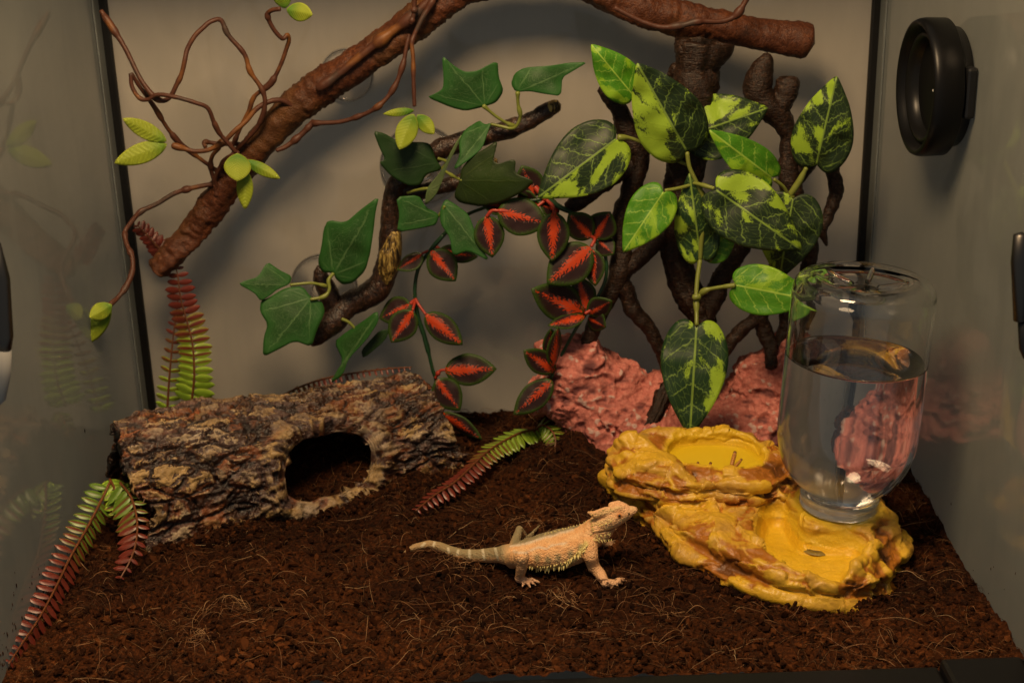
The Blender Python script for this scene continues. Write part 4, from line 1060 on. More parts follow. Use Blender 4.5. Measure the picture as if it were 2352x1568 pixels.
def z2r(l): return [(781+a*.336, b*.336) for a, b in l]
def z3(l): return [(514.5+a*.4102, 229.7+b*.4102) for a, b in l]
def ivl(outline, base, tip, y0, y1, mat=M_IVY, **k):
    return leaf('leaf', ivy, mat, base, tip, y0, y1, outline=outline, M=84, K=9, smooth=False, **k)
ivl([(1016, 128), (1040, 150), (1066, 166), (1095, 165), (1142, 143), (1145, 180), (1158, 213), (1141, 238), (1112, 246), (1070, 255), (1040, 247), (983, 222), (1005, 212), (1019, 203), (1020, 180)], (1112, 243), (1016, 128), .325, .318, fold=-0.10, curl=-0.1, seed=21)
ivl(z2r([(1165, 580), (1190, 510), (1260, 470), (1440, 455), (1560, 432), (1700, 424), (1600, 482), (1518, 530), (1512, 652), (1400, 640), (1300, 622), (1200, 632)]), z2r([(1212, 632)])[0], z2r([(1700, 424)])[0], .322, .312, fold=-0.15, wave=0.05, seed=22)
ivl(z2r([(225, 895), (300, 910), (400, 970), (600, 975), (628, 1010), (655, 1090), (705, 1160), (590, 1190), (560, 1260), (480, 1272), (400, 1230), (340, 1190), (265, 1105), (310, 1085), (270, 1010)]), z2r([(668, 1110)])[0], z2r([(225, 895)])[0], .322, .316, M_IVYD, fold=-0.12, seed=23)
ivl(z2r([(950, 820), (990, 852), (1035, 840), (1010, 900), (970, 1010), (880, 1090), (770, 1170), (820, 1060), (808, 960), (850, 880)]), z2r([(1028, 850)])[0], z2r([(770, 1170)])[0], .318, .310, fold=-0.15, twist=25, seed=24)
ivl(z2r([(840, 905), (795, 1010), (730, 1140), (695, 1250), (645, 1350), (575, 1415), (585, 1330), (605, 1270), (695, 1170), (775, 1000)]), z2r([(612, 1290)])[0], z2r([(840, 905)])[0], .310, .300, M_IVYB, twist=20, seed=25)
ivl(z2r([(1090, 975), (1040, 1090), (1080, 1130), (1208, 1092), (1195, 1190), (1335, 1240), (1250, 1310), (1100, 1390), (950, 1420), (800, 1390), (765, 1340), (820, 1230), (830, 1160), (900, 1080), (1000, 1030)]), z2r([(822, 1235)])[0], z2r([(1335, 1240)])[0], .312, .300, M_IVYB2, fold=-0.15, twist=15, seed=26)
ivl(z3([(866, 542), (845, 640), (835, 740), (820, 850), (790, 960), (720, 1030), (660, 1040), (625, 1005), (612, 968), (545, 970), (520, 920), (545, 820), (555, 730), (580, 678), (680, 690), (760, 620)]), z3([(615, 972)])[0], z3([(866, 542)])[0], .322, .316, fold=-0.12, curl=-0.1, seed=27)
ivl(z3([(245, 903), (310, 950), (382, 985), (370, 1030), (300, 1060), (250, 1100), (205, 1128), (170, 1080), (78, 1030), (120, 1010), (190, 990)]), z3([(372, 1036)])[0], z3([(78, 1030)])[0], .318, .306, fold=-0.10, seed=28)
ivl(z3([(205, 1120), (250, 1105), (340, 1050), (440, 1040), (490, 1110), (550, 1130), (567, 1190), (520, 1290), (490, 1387), (395, 1350), (300, 1400), (215, 1442), (220, 1330), (245, 1255), (198, 1180)]), z3([(482, 1116)])[0], z3([(215, 1442)])[0], .312, .296, fold=-0.12, curl=-0.15, seed=29)
ivl(z3([(963, 543), (1090, 533), (1130, 600), (1207, 640), (1190, 700), (1120, 715), (970, 742), (985, 640)]), z3([(1200, 652)])[0], z3([(963, 543)])[0], .318, .312, fold=-0.1, seed=30)
ivl(z3([(1240, 553), (1290, 580), (1370, 640), (1400, 720), (1420, 790), (1492, 907), (1370, 842), (1280, 877), (1265, 770), (1210, 690), (1210, 610)]), z3([(1232, 590)])[0], z3([(1492, 907)])[0], .316, .306, fold=-0.15, seed=31)
ivl([(866, 713), (871, 736), (842, 780), (801, 822), (788, 860), (754, 884), (790, 830), (758, 790), (790, 765), (830, 740)], (868, 720), (754, 884), .322, .326, M_IVY, fold=-0.2, twist=20, seed=32)
ivl(z3([(830, 1330), (870, 1290), (935, 1278), (900, 1350), (780, 1450), (768, 1400)]), z3([(930, 1282)])[0], z3([(768, 1440)])[0], .334, .334, M_IVYD, seed=33)
def stems(parent, mat, lst, name='stem'):
    for pts, r0, d0, d1 in lst:
        twig(pts, r0, r0*0.9, [d0, d1], mat, n=max(14, len(pts)*7), seed=int(pts[0][0]) % 50, name=name, parent=parent)
stems(ivy, M_PETIOLE, [([(1110, 243), (1140, 268), (1168, 285), (1185, 290)], 3.6, .325, .333), ([(1189, 212), (1190, 240), (1195, 268), (1186, 290), (1172, 295), (1150, 290), (1128, 285)], 3.8, .322, .333),
    (z3([(372, 1035), (480, 1025), (545, 1035), (580, 1045)]), 3.6, .318, .326), (z3([(612, 970), (585, 1010), (590, 1060), (560, 1100), (485, 1116)]), 4.2, .322, .312),
    (z3([(1030, 520), (1080, 505), (1140, 495)]), 3.6, .326, .311), (z3([(1240, 400), (1290, 430), (1330, 450)]), 3.4, .330, .312), ([(1006, 364), (1025, 372), (1015, 388)], 3.4, .325, .330),
    (z3([(660, 1225), (700, 1245), (745, 1290)]), 4.0, .33, .33), (z3([(1200, 652), (1215, 630), (1235, 595)]), 3.2, .32, .316)])

# ================================================================ red centred leaves (coleus garland)
col_p = thing('coleus_garland', (*at(1150, 600, .33)[:2], 0.16), 'trailing plastic coleus garland with dark leaves and red centres beside the pink rock', 'garland')
def cl(base, tip, w, d0, d1=None, **k):
    leaf('leaf', col_p, M_COLEUS, base, tip, d0, d0-.006 if d1 is None else d1, w*1.1, T_COLEUS, M=44, K=7, **k)
CA = .345
cl((990, 576), (1047, 646), 66, CA-.01, fold=-.12, seed=1); cl((970, 583), (912, 620), 36, CA-.004, twist=40, fold=-.2, seed=2); cl((1010, 577), (1098, 590), 38, CA, CA+.01, twist=-40, seed=3)
cl((948, 714), (898, 787), 64, CA-.012, fold=-.12, seed=4); cl((943, 698), (871, 732), 62, CA-.006, CA-.004, twist=20, fold=-.15, seed=5); cl((978, 722), (1063, 792), 58, CA-.010, fold=-.2, seed=6)
cl((1022, 850), (1141, 847), 72, CA-.004, CA-.010, fold=-.1, seed=7); cl((1003, 872), (1057, 943), 66, CA-.012, fold=-.12, seed=8); cl((1014, 950), (1108, 1010), 34, CA-.02, CA-.03, twist=35, fold=-.3, seed=9)
stems(col_p, M_STEM, [([(1018, 540), (999, 562), (983, 582), (966, 606), (957, 630), (953, 660), (954, 690), (960, 728), (972, 764), (980, 792), (988, 825), (994, 850), (1000, 868), (1004, 905)], 4.6, CA, CA)])
stems(col_p, M_REDSTEM, [([(954, 686), (962, 700), (978, 722)], 3.4, CA-.002, CA-.010), ([(954, 690), (948, 712)], 3.4, CA-.002, CA-.012), ([(952, 688), (943, 698)], 3, CA-.002, CA-.006), ([(984, 578), (1000, 567), (1012, 577)], 3.2, CA, CA), ([(1000, 868), (1010, 852), (1022, 849)], 3.6, CA-.002, CA-.004), ([(984, 576), (970, 582)], 3, CA, CA), ([(1003, 905), (1012, 930), (1015, 950)], 3.4, CA, CA-.02)], 'leaf_stalk')
CB = .314
cl((1118, 496), (1131, 592), 66, CB-.004, fold=-.1, seed=11); cl((1143, 484), (1260, 514), 82, CB-.006, fold=-.1, seed=12); cl((1273, 488), (1268, 602), 70, CB-.012, fold=-.12, seed=13); cl((1229, 452), (1198, 380), 62, CB+.004, CB+.004, fold=-.1, seed=14)
cl((1358, 546), (1306, 490), 62, CB-.004, fold=-.1, seed=15); cl((1366, 548), (1402, 486), 66, CB-.002, CB-.004, fold=-.1, seed=16); cl((1374, 552), (1410, 584), 46, CB, fold=-.2, seed=17)
cl((1356, 568), (1256, 652), 90, CB-.012, CB-.020, fold=-.1, seed=18); cl((1358, 572), (1367, 658), 50, CB-.010, fold=-.15, twist=20, seed=19); cl((1343, 719), (1220, 664), 84, CB-.006, CB-.020, fold=-.12, seed=20)
cl((1348, 710), (1328, 634), 58, CB-.006, CB-.004, fold=-.12, seed=21); cl((1342, 725), (1258, 748), 32, CB-.012, CB-.024, twist=35, fold=-.25, seed=22); cl((1352, 722), (1406, 690), 48, CB-.006, fold=-.2, twist=25, seed=23)
cl((1274, 853), (1202, 804), 54, CB-.016, fold=-.12, seed=24); cl((1268, 874), (1179, 953), 60, CB-.018, fold=-.12, seed=25); cl((1271, 842), (1283, 750), 30, CB-.020, twist=45, fold=-.3, seed=26); cl((1262, 830), (1266, 752), 34, CB-.010, fold=-.2, seed=27)
cl((1188, 452), (1240, 470), 40, CB+.008, twist=30, seed=28); cl((1285, 485), (1240, 470), 42, CB+.006, twist=20, seed=29); cl((1160, 470), (1108, 470), 44, CB+.008, twist=20, seed=30); cl((1350, 730), (1392, 752), 44, CB-.002, twist=35, fold=-.2, seed=31)
stems(col_p, M_STEM, [([(1165, 460), (1210, 462), (1254, 458), (1290, 478), (1330, 500), (1362, 545), (1385, 575), (1393, 605), (1391, 640), (1380, 668), (1362, 700), (1345, 722), (1320, 760), (1290, 815), (1272, 850), (1262, 885)], 4.4, CB+.004, CB-.006), ([(1018, 540), (1060, 500), (1110, 478), (1165, 460)], 4.2, CA, CB+.004)])
stems(col_p, M_REDSTEM, [([(1254, 458), (1238, 440), (1229, 430)], 7, CB, CB+.002), ([(1250, 462), (1228, 478), (1208, 486), (1146, 484)], 3.6, CB, CB-.006), ([(1254, 458), (1270, 474), (1273, 490)], 4.2, CB, CB-.012), ([(1118, 497), (1130, 484), (1146, 484)], 3.6, CB-.004, CB-.006), ([(1358, 566), (1366, 550), (1360, 544)], 4.0, CB-.012, CB-.004), ([(1344, 720), (1356, 712), (1362, 700)], 4.0, CB-.008, CB-.004)], 'leaf_stalk')

# ================================================================ variegated pothos
pot = thing('pothos_plant', (*at(1640, 520, .29)[:2], 0.16), 'plastic pothos with big yellow splashed heart leaves hung over the tree ornament', 'pothos')
def pl(base, tip, w, d0, d1, dark=True, **k):
    k.setdefault('fold', -.13); k.setdefault('curl', -.18); k.setdefault('wave', .05)
    return leaf('leaf', pot, M_PDARK if dark else M_PBRIGHT, base, tip, d0, d1, w, T_POTHOS, M=72, K=11, **k)
pl((1457, 222), (1360, 105), 100, .296, .290, False, seed=41)
pl((1580, 352), (1466, 150), 172, .290, .272, True, seed=42, side=1)
pl((1580, 312), (1764, 248), 158, .304, .298, True, seed=43, side=1)
pl((1778, 412), (1634, 303), 96, .290, .278, False, seed=44)
pl((1420, 316), (1238, 452), 168, .296, .278, True, seed=45, side=1)
pl((1873, 386), (1921, 180), 148, .296, .284, True, seed=46, side=1)
pl((1640, 433), (1842, 575), 172, .278, .258, True, seed=47, side=1)
pl((1822, 452), (1790, 642), 165, .292, .290, True, seed=48, side=-1)
pl((1526, 438), (1432, 579), 116, .284, .274, False, seed=49)
pl((1610, 598), (1584, 402), 112, .288, .286, True, seed=50, side=1, fold=-.3)
pl((1614, 582), (1692, 526), 92, .296, .294, False, seed=51)
pl((1686, 654), (1872, 690), 128, .262, .244, False, seed=52)
pl((1600, 745), (1584, 1003), 173, .262, .232, True, seed=53, side=1)
stems(pot, M_PETIOLE, [([(1608, 598), (1602, 640), (1599, 680), (1600, 715), (1600, 746)], 5.4, .286, .262), ([(1600, 686), (1618, 668), (1650, 660), (1688, 655)], 4.6, .274, .262), ([(1852, 386), (1835, 418), (1812, 452)], 5, .297, .300), ([(1578, 350), (1584, 385), (1600, 420), (1620, 470), (1612, 540), (1608, 598)], 5, .291, .290), ([(1528, 438), (1560, 432), (1590, 424)], 4.2, .285, .292), ([(1420, 316), (1450, 318), (1500, 340), (1580, 380)], 4.2, .297, .304), ([(1640, 433), (1610, 424), (1590, 420)], 4.4, .279, .292), ([(1457, 222), (1500, 280), (1570, 340)], 4, .297, .300), ([(1778, 412), (1800, 430), (1812, 452), (1822, 452)], 4.2, .291, .300)])
V, F = tube_mesh(np.array([at(1592, 683, .270), at(1608, 681, .270)]), np.array([.0022, .0022]), 12)
mesh_obj('stem_joint', V, F, M_PETIOLE, pot)

# ================================================================ ferns
nL, nW = 9, 5
uu, ww = np.meshgrid(np.linspace(0, 1, nL), np.linspace(-1, 1, nW), indexing='ij')
wid = 0.19*np.sin(np.clip(uu*1.02+0.03, 0, 1)*math.pi)**0.45
LV = np.stack([uu, ww*wid, -0.10*uu**2-0.05*ww**2], -1).reshape(-1, 3)
LF = grid_faces(nL, nW, wrap=False).tolist()
lm = bpy.data.meshes.new('leaflet'); lm.from_pydata(LV.tolist(), [], LF)
lm.polygons.foreach_set('use_smooth', [True]*len(lm.polygons))
a_ = lm.attributes.new('luv', 'FLOAT_VECTOR', 'POINT'); a_.data.foreach_set('vector', np.stack([ww, uu, 0*uu], -1).astype(np.float32).ravel())
def fern_mat(name, seg):
    g = G(name, 0.36, 0.4)
    v = g.attr('luv'); s = g.sep(v)
    oc = g.n('ObjectInfo', 'Color'); t = g.sep(oc)
    grn = g.mix(g.step(g.math('ABSOLUTE', s[0]), 0.2, 1.0), (0.15, 0.27, 0.020), (0.26, 0.38, 0.035))
    grn = g.mix(t[1], grn, (0.045, 0.11, 0.012))  # green deepened by a per-frond amount
    redm = g.math('ADD', g.math('MULTIPLY', g.step(g.math('ABSOLUTE', s[0]), 0.55, 0.10), 0.30), t[0])
    c = g.mix(g.step(redm, 0.22, 0.62), grn, g.mix(s[1], (0.085, 0.014, 0.008), (0.15, 0.026, 0.016)))
    g.col(c)
    return g.m
M_FERN = fern_mat('fern_leaflet', 0); lm.materials.append(M_FERN)
g = G('fern_stalk', 0.35, 0.4); M_FSTALK = g.col((0.13, 0.045, 0.016)).m
def frond(parent, pts, count, len0, len1, normal, red0=0.0, red1=1.0, both=(1, 1), lean=0.35, dark_green=0.0, rpx=3.4, droop=0.25, seed=0, wid_=1.0, powr=1.0):
    "pts: world points of the stalk; leaflets in pairs; red0..red1 along the stalk"
    P = catmull(np.array(pts), 60)
    V, F = tube_mesh(P, np.linspace(1, 0.5, 60)*rpx*0.0003, 7)
    fr = mesh_obj('frond', V, F, M_FSTALK, parent)
    c0 = base_of(fr)
    rs = random.Random(seed)
    L = np.linspace(0.03, 0.985, count)
    for k, t in enumerate(L):
        i = t*59; i0 = int(i); p = P[i0]+(P[min(i0+1, 59)]-P[i0])*(i-i0)
        T = P[min(i0+1, 59)]-P[max(i0-1, 0)]; T /= np.linalg.norm(T)
        N = np.array(normal, float); N = N-T*(N@T); N /= np.linalg.norm(N)
        S = np.cross(T, N)
        le = (len0+(len1-len0)*t**powr)*(1-0.55*max(0, (t-0.8)/0.2)**2)
        for s, on in ((1, both[0]), (-1, both[1])):
            if not on: continue
            a = lean+rs.uniform(-.07, .07)
            X = S*s*math.cos(a)+T*math.sin(a)-N*droop*rs.uniform(.5, 1.4)
            X /= np.linalg.norm(X)
            Z = N+X*0.0; Z = Z-X*(Z@X); Z /= np.linalg.norm(Z); Y = np.cross(Z, X)
            l = le*on*rs.uniform(.93, 1.06)
            o = bpy.data.objects.new('leaflet', lm); COL.objects.link(o)
            o.parent = fr
            M = Matrix(((X[0], Y[0], Z[0], 0), (X[1], Y[1], Z[1], 0), (X[2], Y[2], Z[2], 0), (0, 0, 0, 1)))
            o.matrix_local = Matrix.Translation(Vector(p-c0)) @ M @ Matrix.Diagonal((l, l*wid_, l, 1))
            rd = red0+(red1-red0)*t
            o.color = (max(0, min(1, rd+rs.uniform(-.06, .06))), dark_green, 0, 1)
    return fr
def A3(l): return [at(a, b, y) for a, b, y in l]
cam_n = -_F
f1 = thing('fern_clump', (*gnd(400, 960)[:2], 0), 'green and red plastic fern behind and left of the bark log', 'fern', 'plastic ferns')
YF = .335
frond(f1, A3([(440, 925, YF), (446, 860, YF), (442, 790, YF+.004), (430, 740, YF+.006), (416, 690, YF+.006), (409, 640, YF+.006), (404, 612, YF+.008)]), 19, .0172, .0115, cam_n, -0.08, 0.92, seed=1, wid_=1.2, lean=0.06)
frond(f1, A3([(384, 945, YF+.012), (388, 880, YF+.012), (395, 800, YF+.012), (402, 740, YF+.010), (410, 680, YF+.008)]), 13, .0125, .0050, cam_n, 0.05, 0.85, seed=2, wid_=1.1, lean=0.12, both=(0.9, 1))
frond(f1, A3([(385, 598, .370), (368, 575, .370), (345, 548, .370), (326, 528, .369), (316, 518, .368)]), 9, .0115, .0075, cam_n, .9, 1.0, seed=3, wid_=1.35, lean=.5)
frond(f1, A3([(420, 1000, .300), (408, 960, .296), (392, 940, .290), (366, 948, .282), (345, 985, .276)]), 13, .0110, .0100, (0, -.3, 1), .12, .35, dark_green=.6, seed=4, lean=.2, wid_=.9, droop=.7)
frond(f1, A3([(420, 1010, .300), (440, 960, .298), (455, 925, .296), (475, 915, .294)]), 8, .0100, .0070, (0, -.3, 1), .3, .5, dark_green=.7, seed=5, lean=.2, droop=.6)
frond(f1, A3([(300, 1010, .275), (290, 1000, .272), (282, 1004, .268)]), 4, .006, .004, (0, -.3, 1), .8, 1, seed=6)
frond(f1, A3([(640, 912, .352), (700, 884, .350), (760, 866, .346), (830, 854, .342), (900, 846, .338), (945, 843, .336)]), 24, .0085, .0045, (0, -.35, 1), .35, 1.1, dark_green=.3, seed=7, lean=.35, droop=.5)
def W3(l): return [np.array(q) for q in l]
_a, _b, _c2, _d, _e, _f = [at(*q) for q in ((246, 1106, .185), (228, 1160, .170), (198, 1213, .148), (162, 1275, .118), (127, 1350, .082), (20, 1523, .012))]
frond(f1, A3([(252, 1108, .186), (232, 1150, .172), (198, 1215, .146), (162, 1278, .118), (127, 1350, .084), (90, 1418, .056), (50, 1478, .032), (20, 1524, .012)]), 26, .0138, .0110, (.62, -.55, .55), -.05, 1.45, seed=8, lean=.12, droop=.30, wid_=1.05, dark_green=.7)
frond(f1, A3([(276, 1108, .180), (300, 1140, .166), (314, 1190, .148), (313, 1240, .130), (300, 1284, .116), (276, 1328, .104)]), 13, .0175, .0085, (.15, -.6, .75), -.05, 1.1, seed=9, lean=.30, droop=.3, both=(1, .55), wid_=1.1, dark_green=.7, powr=2)
frond(f1, A3([(252, 1100, .190), (262, 1120, .182), (268, 1150, .174), (262, 1180, .166)]), 6, .012, .008, (.3, -.6, .6), 0, .3, seed=10, lean=.4, wid_=1.3)
f2 = thing('fern_clump', (*gnd(1225, 1010)[:2], 0), 'small plastic fern on the soil between log and pink rock with a red tipped frond', 'fern', 'plastic ferns')
frond(f2, A3([(1228, 986, .318), (1200, 992, .306), (1165, 1008, .292), (1120, 1036, .270), (1082, 1072, .246), (1043, 1108, .224), (999, 1136, .208), (955, 1172, .190)]), 27, .0145, .0085, (-.2, -.5, .85), -.15, 1.30, seed=11, lean=.30, droop=.25, dark_green=.2, wid_=1.05)
frond(f2, A3([(1226, 990, .318), (1246, 976, .312), (1268, 990, .304), (1276, 1016, .296), (1266, 1048, .288), (1248, 1080, .276)]), 14, .0125, .0085, (.1, -.5, .85), -.1, .75, seed=12, lean=.3, droop=.3, dark_green=.35, wid_=.8)
# ================================================================ the lizard
def zl(a, b): return (900.4+0.2578*a, 1120.9+0.2578*b)
def J(px, py, y, r): 
    p = at(px, py, y); return np.array([p[0], p[1], p[2], px2m(r, y)])
def Gp(px, py, z, r):
    p = gnd(px, py, z); return np.array([p[0], p[1], p[2], px2m(r, p[1])])
YB = 0.111
TAIL = [J(930, 1269, .139, 4), J(938, 1263, .141, 6.5), J(953, 1256, .144, 8.5), J(985, 1249, .147, 10), J(1011, 1255, .143, 11.5), J(1034, 1265, .136, 13), J(1060, 1273, .130, 14), J(1096, 1276, .124, 16), J(1132, 1274, .119, 19), J(1165, 1273, YB, 21)]
BODY = [J(1165, 1273, YB, 21), J(1190, 1271, YB, 28), J(1218, 1269, YB, 35), J(1250, 1266, YB, 42), J(1288, 1260, YB, 46), J(1320, 1251, YB, 43), J(1345, 1236, YB, 34), J(1364, 1216, YB, 24)]
HEAD = [J(1364, 1216, YB, 24), J(1384, 1199, YB, 25), J(1402, 1190, YB-.001, 25), J(1420, 1181, YB-.001, 23), J(1437, 1176, YB-.002, 18), J(1450, 1173, YB-.002, 12.5), J(1456, 1171, YB-.002, 9)]
JAW = [J(1366, 1228, YB, 20), J(1392, 1212, YB-.001, 18), J(1420, 1197, YB-.001, 13), J(1443, 1184, YB-.002, 9)]
BEARD = [J(1358, 1240, YB, 20), J(1380, 1232, YB-.001, 16), J(1396, 1222, YB-.001, 10)]
BROW = [J(1408, 1171, YB-.0035, 8), J(1424, 1166, YB-.0035, 9), J(1438, 1171, YB-.0035, 7)]
BROW2 = [J(1404, 1160, YB+.0035, 8), J(1420, 1157, YB+.003, 9), J(1436, 1163, YB+.002, 8)]
CREST = [J(1352, 1176, YB-.004, 3), J(1366, 1181, YB-.0035, 9), J(1390, 1175, YB-.003, 12), J(1412, 1170, YB-.002, 10)]
fz = .0035
def limbs():
    L = []
    # near fore leg
    sh, el, wr = J(1354, 1252, YB-.010, 20), J(1363, 1300, .0975, 14.5), Gp(1390, 1338, .0046, 10.5)
    L += [[sh, J(1357, 1278, YB-.015, 18.5), el], [el, J(1379, 1318, .094, 14.5), wr]]
    pl_ = Gp(1406, 1339, .0032, 10.5); L += [[wr, pl_]]
    for a, b in ((1434, 1328), (1438, 1333), (1430, 1340), (1420, 1347), (1404, 1352)):
        t = Gp(a, b, .0016, 2.2); m_ = (pl_+t)/2; m_[2] = .0036; m_[3] = pl_[3]*0.48
        L.append([pl_*np.array([1, 1, 1, .6]), m_, t])
    # near hind leg
    hp_, kn, an = J(1178, 1286, YB-.008, 21), J(1199, 1278, YB-.022, 16.5), Gp(1193, 1327, .0050, 11)
    L += [[hp_, J(1186, 1282, YB-.016, 19), kn], [kn, J(1198, 1302, YB-.021, 14), an]]
    pl_ = Gp(1206, 1333, .0034, 10); L += [[an, pl_]]
    for a, b in ((1236, 1334), (1240, 1337), (1230, 1343), (1218, 1348), (1200, 1346)):
        t = Gp(a, b, .0016, 2.2); m_ = (pl_+t)/2; m_[2] = .0036; m_[3] = pl_[3]*0.45
        L.append([pl_*np.array([1, 1, 1, .6]), m_, t])
    # far hind leg, knee up behind the hips
    kn, an = J(1193, 1215, YB+.030, 8.5), Gp(1208, 1238, .0055, 7)
    L += [[J(1180, 1262, YB+.008, 16), J(1185, 1240, YB+.020, 12), kn], [kn, J(1203, 1228, YB+.036, 8), an]]
    for a, b in ((1240, 1205), (1232, 1216), (1226, 1228)):
        t = Gp(a, b, .003, 1.8); m_ = (an+t)/2; m_[3] = an[3]*.45; L.append([an*np.array([1, 1, 1, .7]), m_, t])
    # far fore leg
    el, wr = J(1372, 1236, YB+.022, 11), Gp(1390, 1250, .0045, 7)
    L += [[J(1352, 1240, YB+.008, 16), el], [el, wr]]
    for a, b in ((1414, 1240), (1416, 1246), (1412, 1252)):
        t = Gp(a, b, .0025, 1.6); m_ = (wr+t)/2; m_[3] = wr[3]*.45; L.append([wr*np.array([1, 1, 1, .7]), m_, t])
    return L
CH = [(TAIL, .0015, 1.0), (BODY, .004, 1.32), (HEAD, .003, 1.12), (JAW, .0022, 1.15), (BEARD, .003, 1.3), (BROW, .0012, 1), (BROW2, .0012, 1), (CREST, .0015, 1)]+[(l, .0018 if len(l) == 3 and l[0][3] > .003 else .0009, 1.0) for l in limbs()]
def lizard_sdf(Q):
    x0, x1 = Q[..., 0].min(), Q[..., 0].max()
    D = np.full(Q.shape[:-1], 1.0)
    for ch, k, sy in CH:
        C = np.array(ch)
        if C[:, 0].max()+0.016 < x0 or C[:, 0].min()-0.016 > x1: continue
        d = np.full(Q.shape[:-1], 1.0); sc = np.array([1, 1/sy, 1])
        for a, b in zip(C[:-1], C[1:]):
            A = a[:3]*sc; B = b[:3]*sc
            e = B-A; v = Q*sc-A
            t = np.clip((v@e)/(e@e+1e-15), 0, 1)
            d = np.minimum(d, np.linalg.norm(v-t[..., None]*e, axis=-1)-(a[3]+(b[3]-a[3])*t))
        D = smin(D, d, k)
    return D
V, F = surface_nets(lizard_sdf, (at(922, 1268, .14)[0], YB-.045, -0.0012), (at(1466, 1170, YB)[0], YB+.068, at(1420, 1140, YB)[2]), 0.00056)
for _ in range(1):
    N = vnormals(V, F)
w1_, w2_ = worley(V*620, 201)
pj = proj(V)
zx, zy = (pj[:, 0]-900.4)/.2578, (pj[:, 1]-1120.9)/.2578
mouth = np.array([(2180, 232), (2110, 290), (2030, 345), (1950, 378), (1870, 392), (1790, 405)])
def dline(L, sc=1.0):
    d = np.full(len(zx), 1e9); L = np.array(L, float)
    for a, b in zip(L[:-1], L[1:]):
        e = b-a; t = np.clip(((zx-a[0])*e[0]+(zy-a[1])*e[1])/(e@e), 0, 1)
        d = np.minimum(d, np.hypot(zx-a[0]-t*e[0], zy-a[1]-t*e[1]))
    return d
near_side = N[:, 1] < 0.3
hd = sstep(1760, 1830, zx)
dm = dline(mouth)
body_sc = sstep(1000, 1250, zx)*(1-hd*.7)
V = V+N*(0.0007*(0.5-w1_)*(0.25+0.75*body_sc)-0.0007*np.exp(-(dm/9)**2)*near_side)[:, None]
# markings
nz = N[:, 2]
def n3(f, s): return vnoise(V*f, s)
C = np.tile(np.array([0.80, 0.46, 0.21]), (len(V), 1))
def paint(m, c): 
    global C
    m = np.clip(m, 0, 1)[:, None]; C = C*(1-m)+np.array(c)*m
paint(0.5*sstep(-.1, .6, n3(260, 5)), (0.84, 0.56, 0.30)); paint(0.35*sstep(0, .6, n3(420, 6)), (0.62, 0.27, 0.09))
limb_m = sstep(640, 700, zy)*((zx > 1010) & (zx < 1230))+sstep(500, 560, zy)*((zx > 1700) & (zx < 1900)) 
paint(0.5*limb_m, (0.60, 0.33, 0.165))
tail = sstep(1080, 960, zx)
paint(tail*sstep(-0.35, 0.25, nz+0.15*n3(300, 7)), (0.30, 0.25, 0.135))
paint(sstep(560, 300, zx), (0.40, 0.28, 0.14))
up_line = 24+np.interp(zx, [1000, 1060, 1120, 1200, 1260, 1320, 1380, 1440, 1500, 1560, 1610, 1740], [560, 492, 482, 467, 447, 427, 407, 402, 372, 364, 347, 260])
paint(sstep(1000, 1100, zx)*sstep(1740, 1640, zx)*sstep(6, -10, zy-up_line+8*n3(500, 9))*(nz > 0.0), (0.26, 0.225, 0.125))
for (xt, yt, xb, yb) in ((915, 515, 945, 635), (805, 530, 822, 635), (690, 545, 690, 615), (590, 555, 580, 595), (500, 535, 505, 565), (380, 480, 370, 510), (290, 490, 265, 515)):
    paint(0.9*np.exp(-(dline([(xt, yt), (xb, yb)])/12)**4)*near_side, (0.66, 0.60, 0.42))
zig = lambda L: np.exp(-((dline([(a, b+24) for a, b in L])+6*n3(500, 9))/11)**2)*near_side
paint(0.85*zig([(1085, 535), (1130, 552), (1190, 550), (1250, 520), (1310, 500), (1380, 515), (1430, 480), (1500, 470), (1550, 462)]), (0.74, 0.62, 0.46))
paint(0.85*zig([(1060, 490), (1120, 480), (1200, 465), (1260, 445), (1320, 425), (1380, 405), (1440, 400), (1500, 370), (1560, 362), (1610, 345)]), (0.74, 0.62, 0.46))
for a, b in ((1295, 640), (1390, 655), (1480, 635), (1590, 600), (1680, 545)):
    paint(0.9*np.exp(-(((zx-a)/30)**2+((zy-b+14)/42)**2)**1.5)*near_side*(zx > 1240), (0.26, 0.24, 0.13))
flank = dline([(1220, 712), (1300, 730), (1420, 725), (1540, 700), (1640, 610), (1700, 540), (1725, 490)])
paint(0.8*np.exp(-(flank/24)**2)*near_side*(zx > 1215), (0.64, 0.58, 0.20))
paint(0.8*sstep(775, 800, zy)*sstep(-1, 0, near_side-0.5), (0.76, 0.46, 0.29))
paint(hd*0.5*sstep(.45, .85, nz), (0.76, 0.45, 0.27)); paint(0.3*hd, (0.84, 0.52, 0.28))
for L, wd in (([(1790, 265), (1870, 225), (1950, 195)], 16), ([(1810, 310), (1880, 300), (1960, 275)], 15), ([(1960, 195), (2000, 172), (2040, 172)], 12), ([(2040, 290), (2080, 275)], 16), ([(1900, 355), (1960, 345)], 14), ([(2130, 175), (2150, 180)], 12), ([(1820, 400), (1900, 390)], 10), ([(1815, 440), (1880, 450), (1930, 450)], 16)):
    paint(0.5*np.exp(-(dline(L)/wd)**2)*near_side, (0.70, 0.58, 0.26))
for L, wd in (([(1800, 325), (1880, 318), (1960, 290)], 7), ([(1770, 260), (1775, 330), (1775, 390)], 8), ([(1780, 412), (1900, 410), (1990, 380)], 8), ([(1800, 470), (1850, 490), (1920, 480)], 7)):
    paint(0.45*np.exp(-(dline(L)/wd)**2)*near_side, (0.16, 0.075, 0.03))
paint(0.85*np.exp(-(dm/7)**2)*near_side, (0.20, 0.070, 0.026))
paint(np.exp(-(np.hypot(zx-2112, zy-230)/11)**6)*near_side, (0.006, 0.004, 0.003))
